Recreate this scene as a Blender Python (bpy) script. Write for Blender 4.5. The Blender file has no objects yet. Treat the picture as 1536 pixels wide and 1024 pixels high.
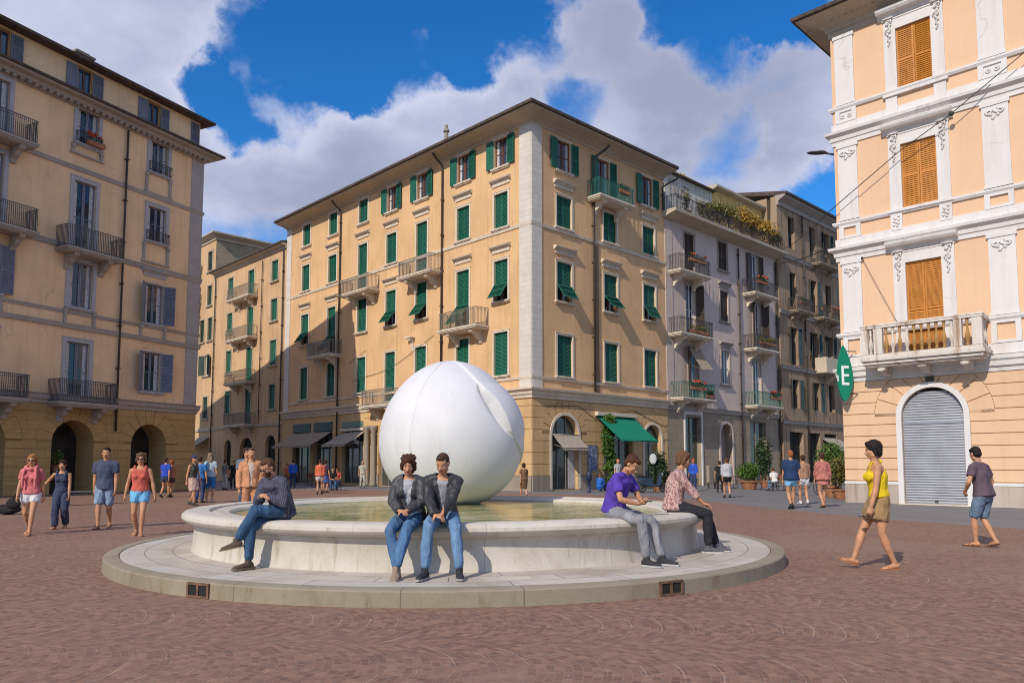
import bpy, bmesh, math, random
import numpy as np
from mathutils import Vector, Matrix, noise
random.seed(7)
S = bpy.context.scene
COL = S.collection
PI = math.pi

# ------------------------------------------------------------------ camera
EYE = 1.40
cam_d = bpy.data.cameras.new('camera'); cam = bpy.data.objects.new('camera', cam_d); COL.objects.link(cam)
cam.location = (0, 0, EYE); cam.rotation_euler = (math.radians(90 + 4.796), 0, 0)
cam_d.sensor_width = 36; cam_d.lens = 36 * 1156 / 1536; cam_d.shift_y = 88 / 1536
cam_d.clip_start = 0.1; cam_d.clip_end = 3000
S.camera = cam
S.view_settings.view_transform = 'Standard'; S.view_settings.look = 'None'
S.view_settings.exposure = 0.26; S.cycles.filter_width = 1.05; S.view_settings.gamma = 1.0

# ------------------------------------------------------------------ sun and sky
SUN_EL = math.radians(36.5)
SH = Vector((-.53, -.848)).normalized()
sd = Vector((SH.x * math.cos(SUN_EL), SH.y * math.cos(SUN_EL), math.sin(SUN_EL)))
sun_d = bpy.data.lights.new('sun', 'SUN'); sun_d.energy = 3.2; sun_d.angle = math.radians(.5); sun_d.color = (1, .91, .77)
sun = bpy.data.objects.new('sun', sun_d); COL.objects.link(sun)
sun.rotation_euler = sd.to_track_quat('Z', 'Y').to_euler(); sun.location = (-20, -30, 40)

W = bpy.data.worlds.new('World'); S.world = W; W.use_nodes = True
nt = W.node_tree; nt.nodes.clear()
def N(nt, t, **k):
    n = nt.nodes.new(t)
    for a, b in k.items(): setattr(n, a, b)
    return n
def mth(nt, op, a, b=None, clamp=False):
    n = N(nt, 'ShaderNodeMath', operation=op); n.use_clamp = clamp
    for i, v in enumerate((a, b)):
        if v is None: continue
        if hasattr(v, 'links'): nt.links.new(v, n.inputs[i])
        else: n.inputs[i].default_value = v
    return n.outputs[0]
def vmth(nt, op, a, b=None):
    n = N(nt, 'ShaderNodeVectorMath', operation=op)
    for i, v in enumerate((a, b)):
        if v is None: continue
        if hasattr(v, 'links'): nt.links.new(v, n.inputs[i])
        else: n.inputs[i].default_value = v
    return n
def ramp(nt, fac, stops):
    n = N(nt, 'ShaderNodeValToRGB'); cr = n.color_ramp
    while len(cr.elements) < len(stops): cr.elements.new(.5)
    for e, (p, c) in zip(cr.elements, stops):
        e.position = p; e.color = (c, c, c, 1) if isinstance(c, (int, float)) else (*c, 1)
    nt.links.new(fac, n.inputs[0]); return n.outputs[0]
def mapr(nt, v, a, b, c=0., d=1., smooth=True):
    n = N(nt, 'ShaderNodeMapRange'); n.interpolation_type = 'SMOOTHSTEP' if smooth else 'LINEAR'
    nt.links.new(v, n.inputs[0])
    for i, x in enumerate((a, b, c, d)): n.inputs[i + 1].default_value = x
    return n.outputs[0]
def mixc(nt, f, a, b, mode='MIX'):
    n = N(nt, 'ShaderNodeMix', data_type='RGBA', blend_type=mode)
    for i, v in ((0, f), (6, a), (7, b)):
        if hasattr(v, 'links'): nt.links.new(v, n.inputs[i])
        elif i == 0: n.inputs[0].default_value = v
        else: n.inputs[i].default_value = (*v, 1)
    return n.outputs[2]

sky = N(nt, 'ShaderNodeTexSky', sky_type='NISHITA'); sky.sun_disc = False
sky.sun_elevation = SUN_EL; sky.sun_rotation = math.atan2(SH.x, SH.y)
sky.air_density = 1.0; sky.dust_density = .25; sky.ozone_density = 3.0
tc = N(nt, 'ShaderNodeTexCoord'); D = tc.outputs['Generated']
sep = N(nt, 'ShaderNodeSeparateXYZ'); nt.links.new(D, sep.inputs[0])
dz = mth(nt, 'ADD', mth(nt, 'MAXIMUM', sep.outputs[2], 0.0), .22)
pc = N(nt, 'ShaderNodeCombineXYZ')
nt.links.new(mth(nt, 'DIVIDE', sep.outputs[0], dz), pc.inputs[0]); nt.links.new(mth(nt, 'DIVIDE', sep.outputs[1], dz), pc.inputs[1])
def fbm(vec, scale, detail, rough, dist=0, off=0):
    n = N(nt, 'ShaderNodeTexNoise'); n.inputs['Scale'].default_value = scale; n.inputs['Detail'].default_value = detail
    n.inputs['Roughness'].default_value = rough; n.inputs['Distortion'].default_value = dist
    if off:
        a = vmth(nt, 'ADD', vec, (off, off * .7, off * .3)); vec = a.outputs[0]
    nt.links.new(vec, n.inputs['Vector']); return n.outputs[0]
P_ = pc.outputs[0]
nz = mth(nt, 'SUBTRACT', fbm(P_, 1.7, 9, .56, .25, 3.1), .5)
nz = mth(nt, 'MULTIPLY', nz, 2.3)
fine = mth(nt, 'MULTIPLY', mth(nt, 'SUBTRACT', fbm(D, 9., 8, .6, .3, 1.7), .5), 1.1)
# where the blue gaps and the cloud masses lie in the sky: unit directions, cos radius, weight
def skydir(px, py):
    p = math.radians(4.796); F = Vector((0, math.cos(p), math.sin(p))); U = Vector((0, -math.sin(p), math.cos(p)))
    return (F + Vector((1, 0, 0)) * ((px - 768) / 1156) - U * ((py - 600) / 1156)).normalized()
GAPS = [(600, 25, 105, 1.25), (500, 75, 62, 1.1), (700, 10, 80, 1.), (800, 40, 46, 1.), (395, 150, 80, 1.6), (320, 148, 45, 1.0), (440, 20, 62, 1.0), (480, 125, 55, .8), (560, 110, 55, .9),
        (1000, 42, 38, .95), (1072, 55, 55, 1.0), (1160, 8, 45, .8), (870, 128, 52, .75), (1078, 226, 48, 1.1), (1232, 300, 50, .9), (1205, 12, 40, .9), (385, 222, 25, .5), (955, 175, 22, .4), (700, 78, 40, .6)]
MASS = [(200, 60, 230, .8), (650, 200, 200, .7), (950, 90, 85, .7), (1140, 130, 120, .7), (560, 240, 120, .5), (420, 88, 38, .3), (620, 65, 22, .4), (1000, 250, 90, .5), (360, 230, 80, .4), (735, 120, 70, .7), (885, 70, 55, .7), (630, 105, 60, .5), (1160, 230, 60, .4)]
acc = mth(nt, 'ADD', nz, fine)
wn = N(nt, 'ShaderNodeTexNoise'); wn.inputs['Scale'].default_value = 4.5; wn.inputs['Detail'].default_value = 7; wn.inputs['Roughness'].default_value = .62; nt.links.new(D, wn.inputs['Vector'])
w1 = vmth(nt, 'SUBTRACT', wn.outputs['Color'], (.5, .5, .5)); w2 = vmth(nt, 'MULTIPLY', w1.outputs[0], (.21, .21, .21)); w3 = vmth(nt, 'ADD', D, None); nt.links.new(w2.outputs[0], w3.inputs[1])
DW = vmth(nt, 'NORMALIZE', w3.outputs[0]).outputs[0]
for lst, sg in ((GAPS, -1), (MASS, 1)):
    for (px, py, r, w) in lst:
        d0 = skydir(px, py); rad = r / 1156
        dp = vmth(nt, 'DOT_PRODUCT', DW, tuple(d0)).outputs['Value']
        g = mapr(nt, dp, math.cos(rad * 1.45), math.cos(rad * .25), 0., w * sg)
        acc = mth(nt, 'ADD', acc, g)
dens = mapr(nt, acc, -.56, .46)
# light and grey parts of the cloud
sh = fbm(P_, 2.6, 6, .55, .1, 9.3)
lightup = mth(nt, 'ADD', mth(nt, 'MULTIPLY', mth(nt, 'SUBTRACT', acc, .3), -.28), mth(nt, 'MULTIPLY', mth(nt, 'SUBTRACT', sh, .5), 1.9))
ccol = mixc(nt, mapr(nt, lightup, -.55, .42), (.30, .335, .47), (.57, .60, .755))
hsv = N(nt, 'ShaderNodeHueSaturation'); hsv.inputs['Saturation'].default_value = 1.32; hsv.inputs['Value'].default_value = 1.0
nt.links.new(sky.outputs[0], hsv.inputs['Color'])
skyc = mixc(nt, 1., hsv.outputs[0], (.55, .98, 1.22), 'MULTIPLY')
b1 = N(nt, 'ShaderNodeBackground'); nt.links.new(skyc, b1.inputs[0]); b1.inputs[1].default_value = .108
b2 = N(nt, 'ShaderNodeBackground'); nt.links.new(ccol, b2.inputs[0]); b2.inputs[1].default_value = .96
mx = N(nt, 'ShaderNodeMixShader'); nt.links.new(dens, mx.inputs[0]); nt.links.new(b1.outputs[0], mx.inputs[1]); nt.links.new(b2.outputs[0], mx.inputs[2])
out = N(nt, 'ShaderNodeOutputWorld'); nt.links.new(mx.outputs[0], out.inputs[0])

# ------------------------------------------------------------------ materials
MC = {}
def newmat(name):
    m = bpy.data.materials.new(name); m.use_nodes = True; nt = m.node_tree
    return m, nt, nt.nodes['Principled BSDF']
def texv(nt, scale=(1, 1, 1), which='Object'):
    t = N(nt, 'ShaderNodeTexCoord'); mp = N(nt, 'ShaderNodeMapping'); mp.inputs['Scale'].default_value = scale
    nt.links.new(t.outputs[which], mp.inputs[0]); return mp.outputs[0]
def nz_(nt, v, scale, detail=4, rough=.55, dist=0):
    n = N(nt, 'ShaderNodeTexNoise'); n.inputs['Scale'].default_value = scale; n.inputs['Detail'].default_value = detail
    n.inputs['Roughness'].default_value = rough; n.inputs['Distortion'].default_value = dist; nt.links.new(v, n.inputs['Vector']); return n.outputs[0]
def bump(nt, bs, h, strength, dist=.02, prev=None):
    b = N(nt, 'ShaderNodeBump'); b.inputs['Strength'].default_value = strength; b.inputs['Distance'].default_value = dist
    nt.links.new(h, b.inputs['Height'])
    if prev is not None: nt.links.new(prev, b.inputs['Normal'])
    nt.links.new(b.outputs[0], bs.inputs['Normal']); return b.outputs[0]
def sc(c, k): return tuple(min(1, x * k) for x in c)
def plain(name, c, rough=.6, var=.15, vs=3., bmp=.15, bs_=30, metal=0, spec=.4):
    if name in MC: return MC[name]
    m, nt, bs = newmat(name); v = texv(nt)
    n = nz_(nt, v, vs, 5, .6)
    nt.links.new(mixc(nt, mapr(nt, n, .3, .7), sc(c, 1 - var), sc(c, 1 + var)), bs.inputs['Base Color'])
    bs.inputs['Roughness'].default_value = rough; bs.inputs['Metallic'].default_value = metal; bs.inputs['Specular IOR Level'].default_value = spec
    if bmp: bump(nt, bs, nz_(nt, v, bs_, 4), bmp, .01)
    MC[name] = m; return m
def stucco(name, c, stain=.25, dirt=(.25, .2, .15), bmp=.25, patch=.10):
    if name in MC: return MC[name]
    m, nt, bs = newmat(name); v = texv(nt)
    n1 = nz_(nt, v, .35, 5, .6, .4)
    col = mixc(nt, mapr(nt, n1, .3, .7), sc(c, 1 - patch), sc(c, 1 + patch))
    vs = texv(nt, (2.2, 2.2, .16)); st = nz_(nt, vs, 1.6, 6, .65, .2)
    col = mixc(nt, mth(nt, 'MULTIPLY', mapr(nt, st, .47, .74), stain), col, tuple(a * b * 2 for a, b in zip(c, dirt)))
    n3 = nz_(nt, v, 5., 8, .7); col = mixc(nt, mth(nt, 'MULTIPLY', mapr(nt, n3, .56, .72), stain * .6), col, sc(c, .62))
    # hairline cracks
    vo = N(nt, 'ShaderNodeTexVoronoi'); vo.feature = 'DISTANCE_TO_EDGE'; vo.inputs['Scale'].default_value = .38
    wv = vmth(nt, 'ADD', v, None); nn = N(nt, 'ShaderNodeTexNoise'); nn.inputs['Scale'].default_value = 1.3; nn.inputs['Detail'].default_value = 5
    nt.links.new(v, nn.inputs['Vector']); s2 = vmth(nt, 'SCALE', nn.outputs['Color']); s2.inputs['Scale'].default_value = 1.2
    nt.links.new(s2.outputs[0], wv.inputs[1]); nt.links.new(wv.outputs[0], vo.inputs['Vector'])
    cr = mth(nt, 'MULTIPLY', mapr(nt, vo.outputs[0], .0, .012, 1., 0.), mapr(nt, nz_(nt, v, .5, 3), .5, .62))
    col = mixc(nt, mth(nt, 'MULTIPLY', cr, stain * 1.3), col, sc(c, .35))
    nt.links.new(col, bs.inputs['Base Color']); bs.inputs['Roughness'].default_value = .9; bs.inputs['Specular IOR Level'].default_value = .2
    b = bump(nt, bs, nz_(nt, v, 22, 6, .7), bmp, .02); bump(nt, bs, nz_(nt, v, 1.3, 4), .25, .06, b)
    MC[name] = m; return m
def masonry(name, c, bw=.9, bh=.38, mortar=.5, facade_axis='XZ', dark=.55, var=.16):
    if name in MC: return MC[name]
    m, nt, bs = newmat(name); t = N(nt, 'ShaderNodeTexCoord'); sp = N(nt, 'ShaderNodeSeparateXYZ'); nt.links.new(t.outputs['Object'], sp.inputs[0])
    cb = N(nt, 'ShaderNodeCombineXYZ'); nt.links.new(mth(nt, 'ADD', sp.outputs[0], sp.outputs[1]), cb.inputs[0]); nt.links.new(sp.outputs[2], cb.inputs[1])
    nw = N(nt, 'ShaderNodeTexNoise'); nw.inputs['Scale'].default_value = 1.1; nt.links.new(t.outputs['Object'], nw.inputs['Vector'])
    ad = vmth(nt, 'MULTIPLY', nw.outputs['Color'], (.22, .10, 0)); ad2 = vmth(nt, 'ADD', cb.outputs[0], None); nt.links.new(ad.outputs[0], ad2.inputs[1])
    br = N(nt, 'ShaderNodeTexBrick'); nt.links.new(ad2.outputs[0], br.inputs[0])
    br.inputs['Color1'].default_value = (*sc(c, 1 - var), 1); br.inputs['Color2'].default_value = (*sc(c, 1 + var), 1); br.inputs['Mortar'].default_value = (*sc(c, dark), 1)
    br.inputs['Scale'].default_value = 1; br.inputs['Brick Width'].default_value = bw; br.inputs['Row Height'].default_value = bh; br.inputs['Mortar Size'].default_value = .014; br.inputs['Mortar Smooth'].default_value = .4
    v = t.outputs['Object']; n = nz_(nt, v, 2.2, 7, .65)
    col = mixc(nt, mapr(nt, n, .25, .75), br.outputs[0], sc(c, .72)); col = mixc(nt, .45, col, br.outputs[0])
    fade = mapr(nt, nz_(nt, v, .8, 3), .4, .62)
    col = mixc(nt, mth(nt, 'MULTIPLY', fade, mortar), col, c)
    nt.links.new(col, bs.inputs['Base Color']); bs.inputs['Roughness'].default_value = .9; bs.inputs['Specular IOR Level'].default_value = .2
    b = bump(nt, bs, br.outputs['Fac'], -.5, .03); bump(nt, bs, nz_(nt, v, 14, 6, .7), .4, .03, b)
    MC[name] = m; return m
def slatmat(name, c, rough=.55):
    if name in MC: return MC[name]
    m, nt, bs = newmat(name); v = texv(nt); oi = N(nt, 'ShaderNodeObjectInfo')
    f = mapr(nt, nz_(nt, texv(nt, (3, 3, .7)), 3, 6, .65), .3, .7)
    col = mixc(nt, f, sc(c, .78), sc(c, 1.15)); hv = N(nt, 'ShaderNodeHueSaturation'); nt.links.new(col, hv.inputs['Color'])
    nt.links.new(mapr(nt, oi.outputs['Random'], 0, 1, .92, 1.10, False), hv.inputs['Value']); nt.links.new(mapr(nt, oi.outputs['Random'], 0, 1, 1.0, .92, False), hv.inputs['Saturation'])
    col = mixc(nt, mapr(nt, nz_(nt, v, 7, 6, .7), .58, .72, 0, .16), hv.outputs[0], tuple(.5 * x + .08 for x in c))
    nt.links.new(col, bs.inputs['Base Color']); bs.inputs['Roughness'].default_value = rough; bs.inputs['Specular IOR Level'].default_value = .3
    bump(nt, bs, nz_(nt, v, 60, 4), .15, .01); MC[name] = m; return m
def glassmat(name='window glass', c=(.02, .03, .045)):
    if name in MC: return MC[name]
    m, nt, bs = newmat(name); v = texv(nt)
    nt.links.new(mixc(nt, nz_(nt, v, 1.1, 2), sc(c, .5), sc(c, 1.6)), bs.inputs['Base Color'])
    bs.inputs['Roughness'].default_value = .04; bs.inputs['Specular IOR Level'].default_value = .7
    bump(nt, bs, nz_(nt, v, 1.7, 1), .12, .05); MC[name] = m; return m
def leafmat(name, c1, c2, c3):
    m, nt, bs = newmat(name); g = N(nt, 'ShaderNodeNewGeometry')
    col = ramp(nt, g.outputs['Random Per Island'], [(0, c1), (.55, c2), (1, c3)])
    nt.links.new(col, bs.inputs['Base Color']); bs.inputs['Roughness'].default_value = .5
    try: bs.inputs['Subsurface Weight'].default_value = 0
    except Exception: pass
    MC[name] = m; return m
def cloth(name, c, var=.18, kind='weave', c2=None):
    key = 'cloth ' + name
    if key in MC: return MC[key]
    m, nt, bs = newmat(key); v = texv(nt)
    n = nz_(nt, v, 7, 6, .65, .5); col = mixc(nt, mapr(nt, n, .3, .7), sc(c, 1 - var), sc(c, 1 + var))
    if kind == 'print':
        n2 = nz_(nt, v, 34, 2, .5, 1.2); col = mixc(nt, mapr(nt, n2, .50, .56), col, c2)
    if kind == 'stripe':
        w = N(nt, 'ShaderNodeTexWave'); w.inputs['Scale'].default_value = 16; w.inputs['Distortion'].default_value = 1.2; nt.links.new(texv(nt), w.inputs['Vector'])
        col = mixc(nt, mapr(nt, w.outputs['Fac'], .55, .8, 0, .6), col, c2)
    if kind == 'denim':
        n2 = nz_(nt, texv(nt, (5, 5, 1.4)), 1.6, 4, .6); col = mixc(nt, mapr(nt, n2, .48, .75, 0, .65), col, sc(c, 2.0))
    nt.links.new(col, bs.inputs['Base Color']); bs.inputs['Roughness'].default_value = .85 if kind != 'leather' else .45; bs.inputs['Specular IOR Level'].default_value = .25
    b = bump(nt, bs, nz_(nt, texv(nt, (1, 1, .55)), 7.5, 3, .45, .9), .6, .07); bump(nt, bs, nz_(nt, v, 90, 3), .2, .004, b)
    MC[key] = m; return m
def skin(name, c):
    key = 'skin ' + name
    if key in MC: return MC[key]
    m, nt, bs = newmat(key); v = texv(nt)
    nt.links.new(mixc(nt, mapr(nt, nz_(nt, v, 9, 5, .6), .3, .7), sc(c, .82), (min(1, c[0] * 1.12), c[1] * 1.02, c[2] * .98)), bs.inputs['Base Color'])
    bs.inputs['Roughness'].default_value = .5; bs.inputs['Specular IOR Level'].default_value = .35; MC[key] = m; return m
def hairmat(name, c):
    key = 'hair ' + name
    if key in MC: return MC[key]
    m, nt, bs = newmat(key); v = texv(nt, (1, 1, .25)); n = nz_(nt, v, 60, 3, .6)
    nt.links.new(mixc(nt, n, sc(c, .4), sc(c, 1.7)), bs.inputs['Base Color']); bs.inputs['Roughness'].default_value = .7; bs.inputs['Specular IOR Level'].default_value = .2
    bump(nt, bs, n, .8, .01); MC[key] = m; return m

# ------------------------------------------------------------------ mesh builder
class MB:
    def __init__(s): s.v = []; s.f = []; s.m = []
    def add(s, vs, fs, mi=0):
        o = len(s.v); s.v += [tuple(p) for p in vs]; s.f += [tuple(i + o for i in f) for f in fs]; s.m += [mi] * len(fs)
    def box(s, x0, x1, y0, y1, z0, z1, mi=0, M=None):
        vs = [Vector(p) for p in ((x0, y0, z0), (x1, y0, z0), (x1, y1, z0), (x0, y1, z0), (x0, y0, z1), (x1, y0, z1), (x1, y1, z1), (x0, y1, z1))]
        if M is not None: vs = [M @ p for p in vs]
        s.add(vs, [(0, 3, 2, 1), (4, 5, 6, 7), (0, 1, 5, 4), (1, 2, 6, 5), (2, 3, 7, 6), (3, 0, 4, 7)], mi)
    def prism(s, poly, y0, y1, mi=0):   # polygon in x,z counter-clockwise seen from -y; extruded in y
        n = len(poly); vs = [(x, y0, z) for x, z in poly] + [(x, y1, z) for x, z in poly]
        s.add(vs, [tuple(range(n)), tuple(range(2 * n - 1, n - 1, -1))] + [(i, i + n, (i + 1) % n + n, (i + 1) % n) for i in range(n)], mi)
    def prismx(s, poly, x0, x1, mi=0):  # polygon in y,z extruded in x
        n = len(poly); vs = [(x0, y, z) for y, z in poly] + [(x1, y, z) for y, z in poly]
        s.add(vs, [tuple(range(n - 1, -1, -1)), tuple(range(n, 2 * n))] + [(i, (i + 1) % n, (i + 1) % n + n, i + n) for i in range(n)], mi)
    def tube(s, pts, rs, n=8, mi=0, closed=False):
        pts = [Vector(p) for p in pts]
        if isinstance(rs, (int, float)): rs = [rs] * len(pts)
        vs = []; up = None
        for i, p in enumerate(pts):
            a = pts[max(0, i - 1)] if not closed else pts[i - 1]; b = pts[min(len(pts) - 1, i + 1)] if not closed else pts[(i + 1) % len(pts)]
            t = (b - a).normalized()
            if up is None: up = Vector((0, 0, 1)) if abs(t.z) < .9 else Vector((1, 0, 0))
            x = t.cross(up).normalized(); y = x.cross(t).normalized(); up = y
            for k in range(n): vs.append(p + (x * math.cos(2 * PI * k / n) + y * math.sin(2 * PI * k / n)) * rs[i])
        L = len(pts); fs = []
        for i in range(L if closed else L - 1):
            j = (i + 1) % L
            for k in range(n): fs.append((i * n + k, i * n + (k + 1) % n, j * n + (k + 1) % n, j * n + k))
        if not closed: fs += [tuple(range(n - 1, -1, -1)), tuple((L - 1) * n + k for k in range(n))]
        s.add(vs, fs, mi)
    def lathe(s, prof, c=(0, 0, 0), n=16, mi=0):   # prof (r,z)
        vs = []; fs = []
        for r, z in prof:
            for k in range(n): vs.append((c[0] + r * math.cos(2 * PI * k / n), c[1] + r * math.sin(2 * PI * k / n), c[2] + z))
        for i in range(len(prof) - 1):
            for k in range(n): fs.append((i * n + k, i * n + (k + 1) % n, (i + 1) * n + (k + 1) % n, (i + 1) * n + k))
        fs += [tuple(range(n - 1, -1, -1)), tuple((len(prof) - 1) * n + k for k in range(n))]
        s.add(vs, fs, mi)
    def ball(s, c, r, n=10, m=6, mi=0):
        if isinstance(r, (int, float)): r = (r, r, r)
        vs = [(c[0], c[1], c[2] - r[2])]; fs = []
        for i in range(1, m):
            a = -PI / 2 + PI * i / m
            for k in range(n): b = 2 * PI * k / n; vs.append((c[0] + r[0] * math.cos(a) * math.cos(b), c[1] + r[1] * math.cos(a) * math.sin(b), c[2] + r[2] * math.sin(a)))
        vs.append((c[0], c[1], c[2] + r[2])); T = len(vs) - 1
        for k in range(n): fs.append((0, 1 + (k + 1) % n, 1 + k)); fs.append((T, 1 + (m - 2) * n + k, 1 + (m - 2) * n + (k + 1) % n))
        for i in range(m - 2):
            for k in range(n): a = 1 + i * n + k; b = 1 + i * n + (k + 1) % n; fs.append((a, b, b + n, a + n))
        s.add(vs, fs, mi)
    def leaves(s, n, c, r, size, rnd, mi=0, shell=.55):
        for _ in range(n):
            d = Vector((rnd.gauss(0, 1), rnd.gauss(0, 1), rnd.gauss(0, 1))).normalized(); k = shell + (1 - shell) * rnd.random() ** .7
            p = Vector((c[0] + d.x * r[0] * k, c[1] + d.y * r[1] * k, c[2] + d.z * r[2] * k))
            a = Vector((rnd.gauss(0, 1), rnd.gauss(0, 1), rnd.gauss(0, .7))).normalized(); b = a.cross(Vector((rnd.gauss(0, 1), rnd.gauss(0, 1), rnd.gauss(0, 1)))).normalized()
            q = size * rnd.uniform(.6, 1.3); s.add([p - a * q, p - b * q * .45, p + a * q, p + b * q * .45], [(0, 1, 2, 3)], mi)
    def mesh(s, name, mats, smooth=False, fix=True):
        me = bpy.data.meshes.new(name); me.from_pydata(s.v, [], s.f)
        for m in (mats if isinstance(mats, (list, tuple)) else [mats]): me.materials.append(m)
        me.polygons.foreach_set('material_index', s.m)
        if smooth: me.polygons.foreach_set('use_smooth', [True] * len(s.f))
        me.update()
        if fix:
            bm = bmesh.new(); bm.from_mesh(me); bmesh.ops.recalc_face_normals(bm, faces=bm.faces); bm.to_mesh(me); bm.free()
        return me

def link(name, me, parent=None, M=None):
    o = bpy.data.objects.new(name, me); COL.objects.link(o)
    if parent is not None: o.parent = parent
    if M is not None: o.matrix_local = M
    return o
def tag(o, label=None, cat=None, group=None, kind=None):
    if label: o['label'] = label
    if cat: o['category'] = cat
    if group: o['group'] = group
    if kind: o['kind'] = kind
    return o
def thing(name, label, cat, loc=(0, 0, 0), rz=0, group=None):
    o = bpy.data.objects.new(name, None); COL.objects.link(o); o.empty_display_size = .2
    o.location = loc; o.rotation_euler = (0, 0, rz); return tag(o, label, cat, group)
def copy_thing(root, loc, rz, label):
    r = root.copy(); COL.objects.link(r); r.location = loc; r.rotation_euler = (0, 0, rz); r['label'] = label
    for ch in list(root.children):
        c = ch.copy(); COL.objects.link(c); c.parent = r
        for g in ch.children: d = g.copy(); COL.objects.link(d); d.parent = c
    return r
def bevel(o, w=.02, seg=2):
    m = o.modifiers.new('bevel', 'BEVEL'); m.width = w; m.segments = seg; m.limit_method = 'ANGLE'; m.angle_limit = math.radians(40); return o

class Fac:      # a facade: origin, direction along it; local x along, local -y outward, z up
    def __init__(s, o, t):
        s.o = Vector(o); s.t = Vector(t).normalized(); s.n = Vector((s.t.y, -s.t.x)); s.a = math.atan2(s.t.y, s.t.x)
    def w(s, u, out=0): p = s.o + s.t * u + s.n * out; return (p.x, p.y)
    def M(s, root, u=0, z=0, y=0):
        p = s.o + s.t * u - s.n * y
        return Matrix.Translation((p.x - root.location.x, p.y - root.location.y, z - root.location.z)) @ Matrix.Rotation(s.a, 4, 'Z')
CLF = Fac((1.054, 40.862), (.69393, -.72004)); CRF = Fac((1.054, 40.862), (.72004, .69393))
RBF = Fac((12.594, 29.221), (.70648, -.70774)); LBF = Fac((-18.035, 43.8), (.43599, .89995))

def arc(uc, zs, r, n=16): return [(uc - r * math.cos(PI * k / n), zs + r * math.sin(PI * k / n)) for k in range(n + 1)]
def wall_mb(u0, u1, z0, z1, holes, depth=.26, back=True):
    """holes: (ua, ub, za, zb, arched[, depth]). material 0 wall, 1 painted inside shade"""
    mb = MB(); us = sorted({u0, u1} | {h[0] for h in holes} | {h[1] for h in holes}); zs = sorted({z0, z1} | {h[2] for h in holes} | {h[3] for h in holes})
    us = [u for u in us if u0 <= u <= u1]; zs = [z for z in zs if z0 <= z <= z1]
    for a, b in zip(us, us[1:]):
        for c, d in zip(zs, zs[1:]):
            mu, mz = (a + b) / 2, (c + d) / 2
            if any(h[0] < mu < h[1] and h[2] < mz < h[3] for h in holes): continue
            mb.add([(a, 0, c), (b, 0, c), (b, 0, d), (a, 0, d)], [(0, 1, 2, 3)])
    for h in holes:
        a, b, c, d, ar = h[:5]; dp = h[5] if len(h) > 5 else depth
        if ar:
            r = (b - a) / 2; s = d - r; A = arc((a + b) / 2, s, r)
            for p, q in zip(A, A[1:]): mb.add([(p[0], 0, p[1]), (q[0], 0, q[1]), (q[0], 0, d), (p[0], 0, d)], [(3, 2, 1, 0)])
            path = [(a, c)] + A + [(b, c)]
        else: path = [(a, c), (a, d), (b, d), (b, c), (a, c)]
        for p, q in zip(path, path[1:]): mb.add([(p[0], 0, p[1]), (q[0], 0, q[1]), (q[0], dp, q[1]), (p[0], dp, p[1])], [(0, 1, 2, 3)])
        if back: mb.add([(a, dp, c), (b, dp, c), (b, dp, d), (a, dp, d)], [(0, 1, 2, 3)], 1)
    return mb
def cuts(u0, u1, ex):
    out = [(u0, u1)]
    for a, b in ex:
        nxt = []
        for p, q in out:
            if b <= p or a >= q: nxt.append((p, q)); continue
            if a > p: nxt.append((p, a))
            if b < q: nxt.append((b, q))
        out = nxt
    return out
def rustic(mb, u0, u1, z0, z1, ch, holes, arches, proud=.035, gap=.035, blocks=None, rnd=None):
    """courses of stone with open joints; arches: (uc, zs, rin, rout)"""
    z = z0
    while z < z1 - .05:
        zt = min(z + ch, z1) - gap; zm = (z + zt) / 2
        ex = [(a, b) for a, b, c, d in holes if c < zt and d > z]
        e0, e1 = [], []
        segs_b, segs_t = [], []
        def half(A, zz):
            if zm < A[1]: return A[2]
            k = A[3] ** 2 - (zz - A[1]) ** 2; return math.sqrt(k) if k > 0 else 0
        exb = ex + [(A[0] - half(A, z), A[0] + half(A, z)) for A in arches if (half(A, z) > 0 or half(A, zt) > 0)]
        ext = ex + [(A[0] - max(half(A, zt), .02), A[0] + max(half(A, zt), .02)) for A in arches if (half(A, z) > 0 or half(A, zt) > 0)]
        B, T = cuts(u0, u1, sorted(exb)), cuts(u0, u1, sorted(ext))
        if len(B) == len(T):
            for (a, b), (c, d) in zip(B, T):
                if b - a < .05: continue
                xs = [0]
                if blocks:
                    L = b - a; k = max(1, round(L / blocks)); xs = [i / k for i in range(k)]
                    if k > 1 and rnd: xs = [0] + [min(.99, max(.01, x + rnd.uniform(-.15, .15) / k + (.5 / k if int(z / ch) % 2 else 0))) for x in xs[1:]]
                xs = sorted(xs) + [1]
                for f0, f1 in zip(xs, xs[1:]):
                    g = gap * .5 if f1 < 1 else 0
                    mb.prism([(a + (b - a) * f0, z), (a + (b - a) * f1 - g, z), (c + (d - c) * f1 - g, zt), (c + (d - c) * f0, zt)], -proud, .01)
        z += ch
    for uc, zs, ri, ro in arches:
        n = 9
        for k in range(n):
            t0 = PI * k / n + .02; t1 = PI * (k + 1) / n - .02; r0 = ri + .0
            ps = [(uc - r0 * math.cos(t0), zs + r0 * math.sin(t0)), (uc - r0 * math.cos((t0 + t1) / 2), zs + r0 * math.sin((t0 + t1) / 2)), (uc - r0 * math.cos(t1), zs + r0 * math.sin(t1)),
                  (uc - (ro - .02) * math.cos(t1), zs + (ro - .02) * math.sin(t1)), (uc - (ro - .02) * math.cos((t0 + t1) / 2), zs + (ro - .02) * math.sin((t0 + t1) / 2)), (uc - (ro - .02) * math.cos(t0), zs + (ro - .02) * math.sin(t0))]
            ps = [(x, min(z_, z1 - .02)) for x, z_ in ps]
            mb.prism(ps[::-1], -proud, .01)
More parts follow.
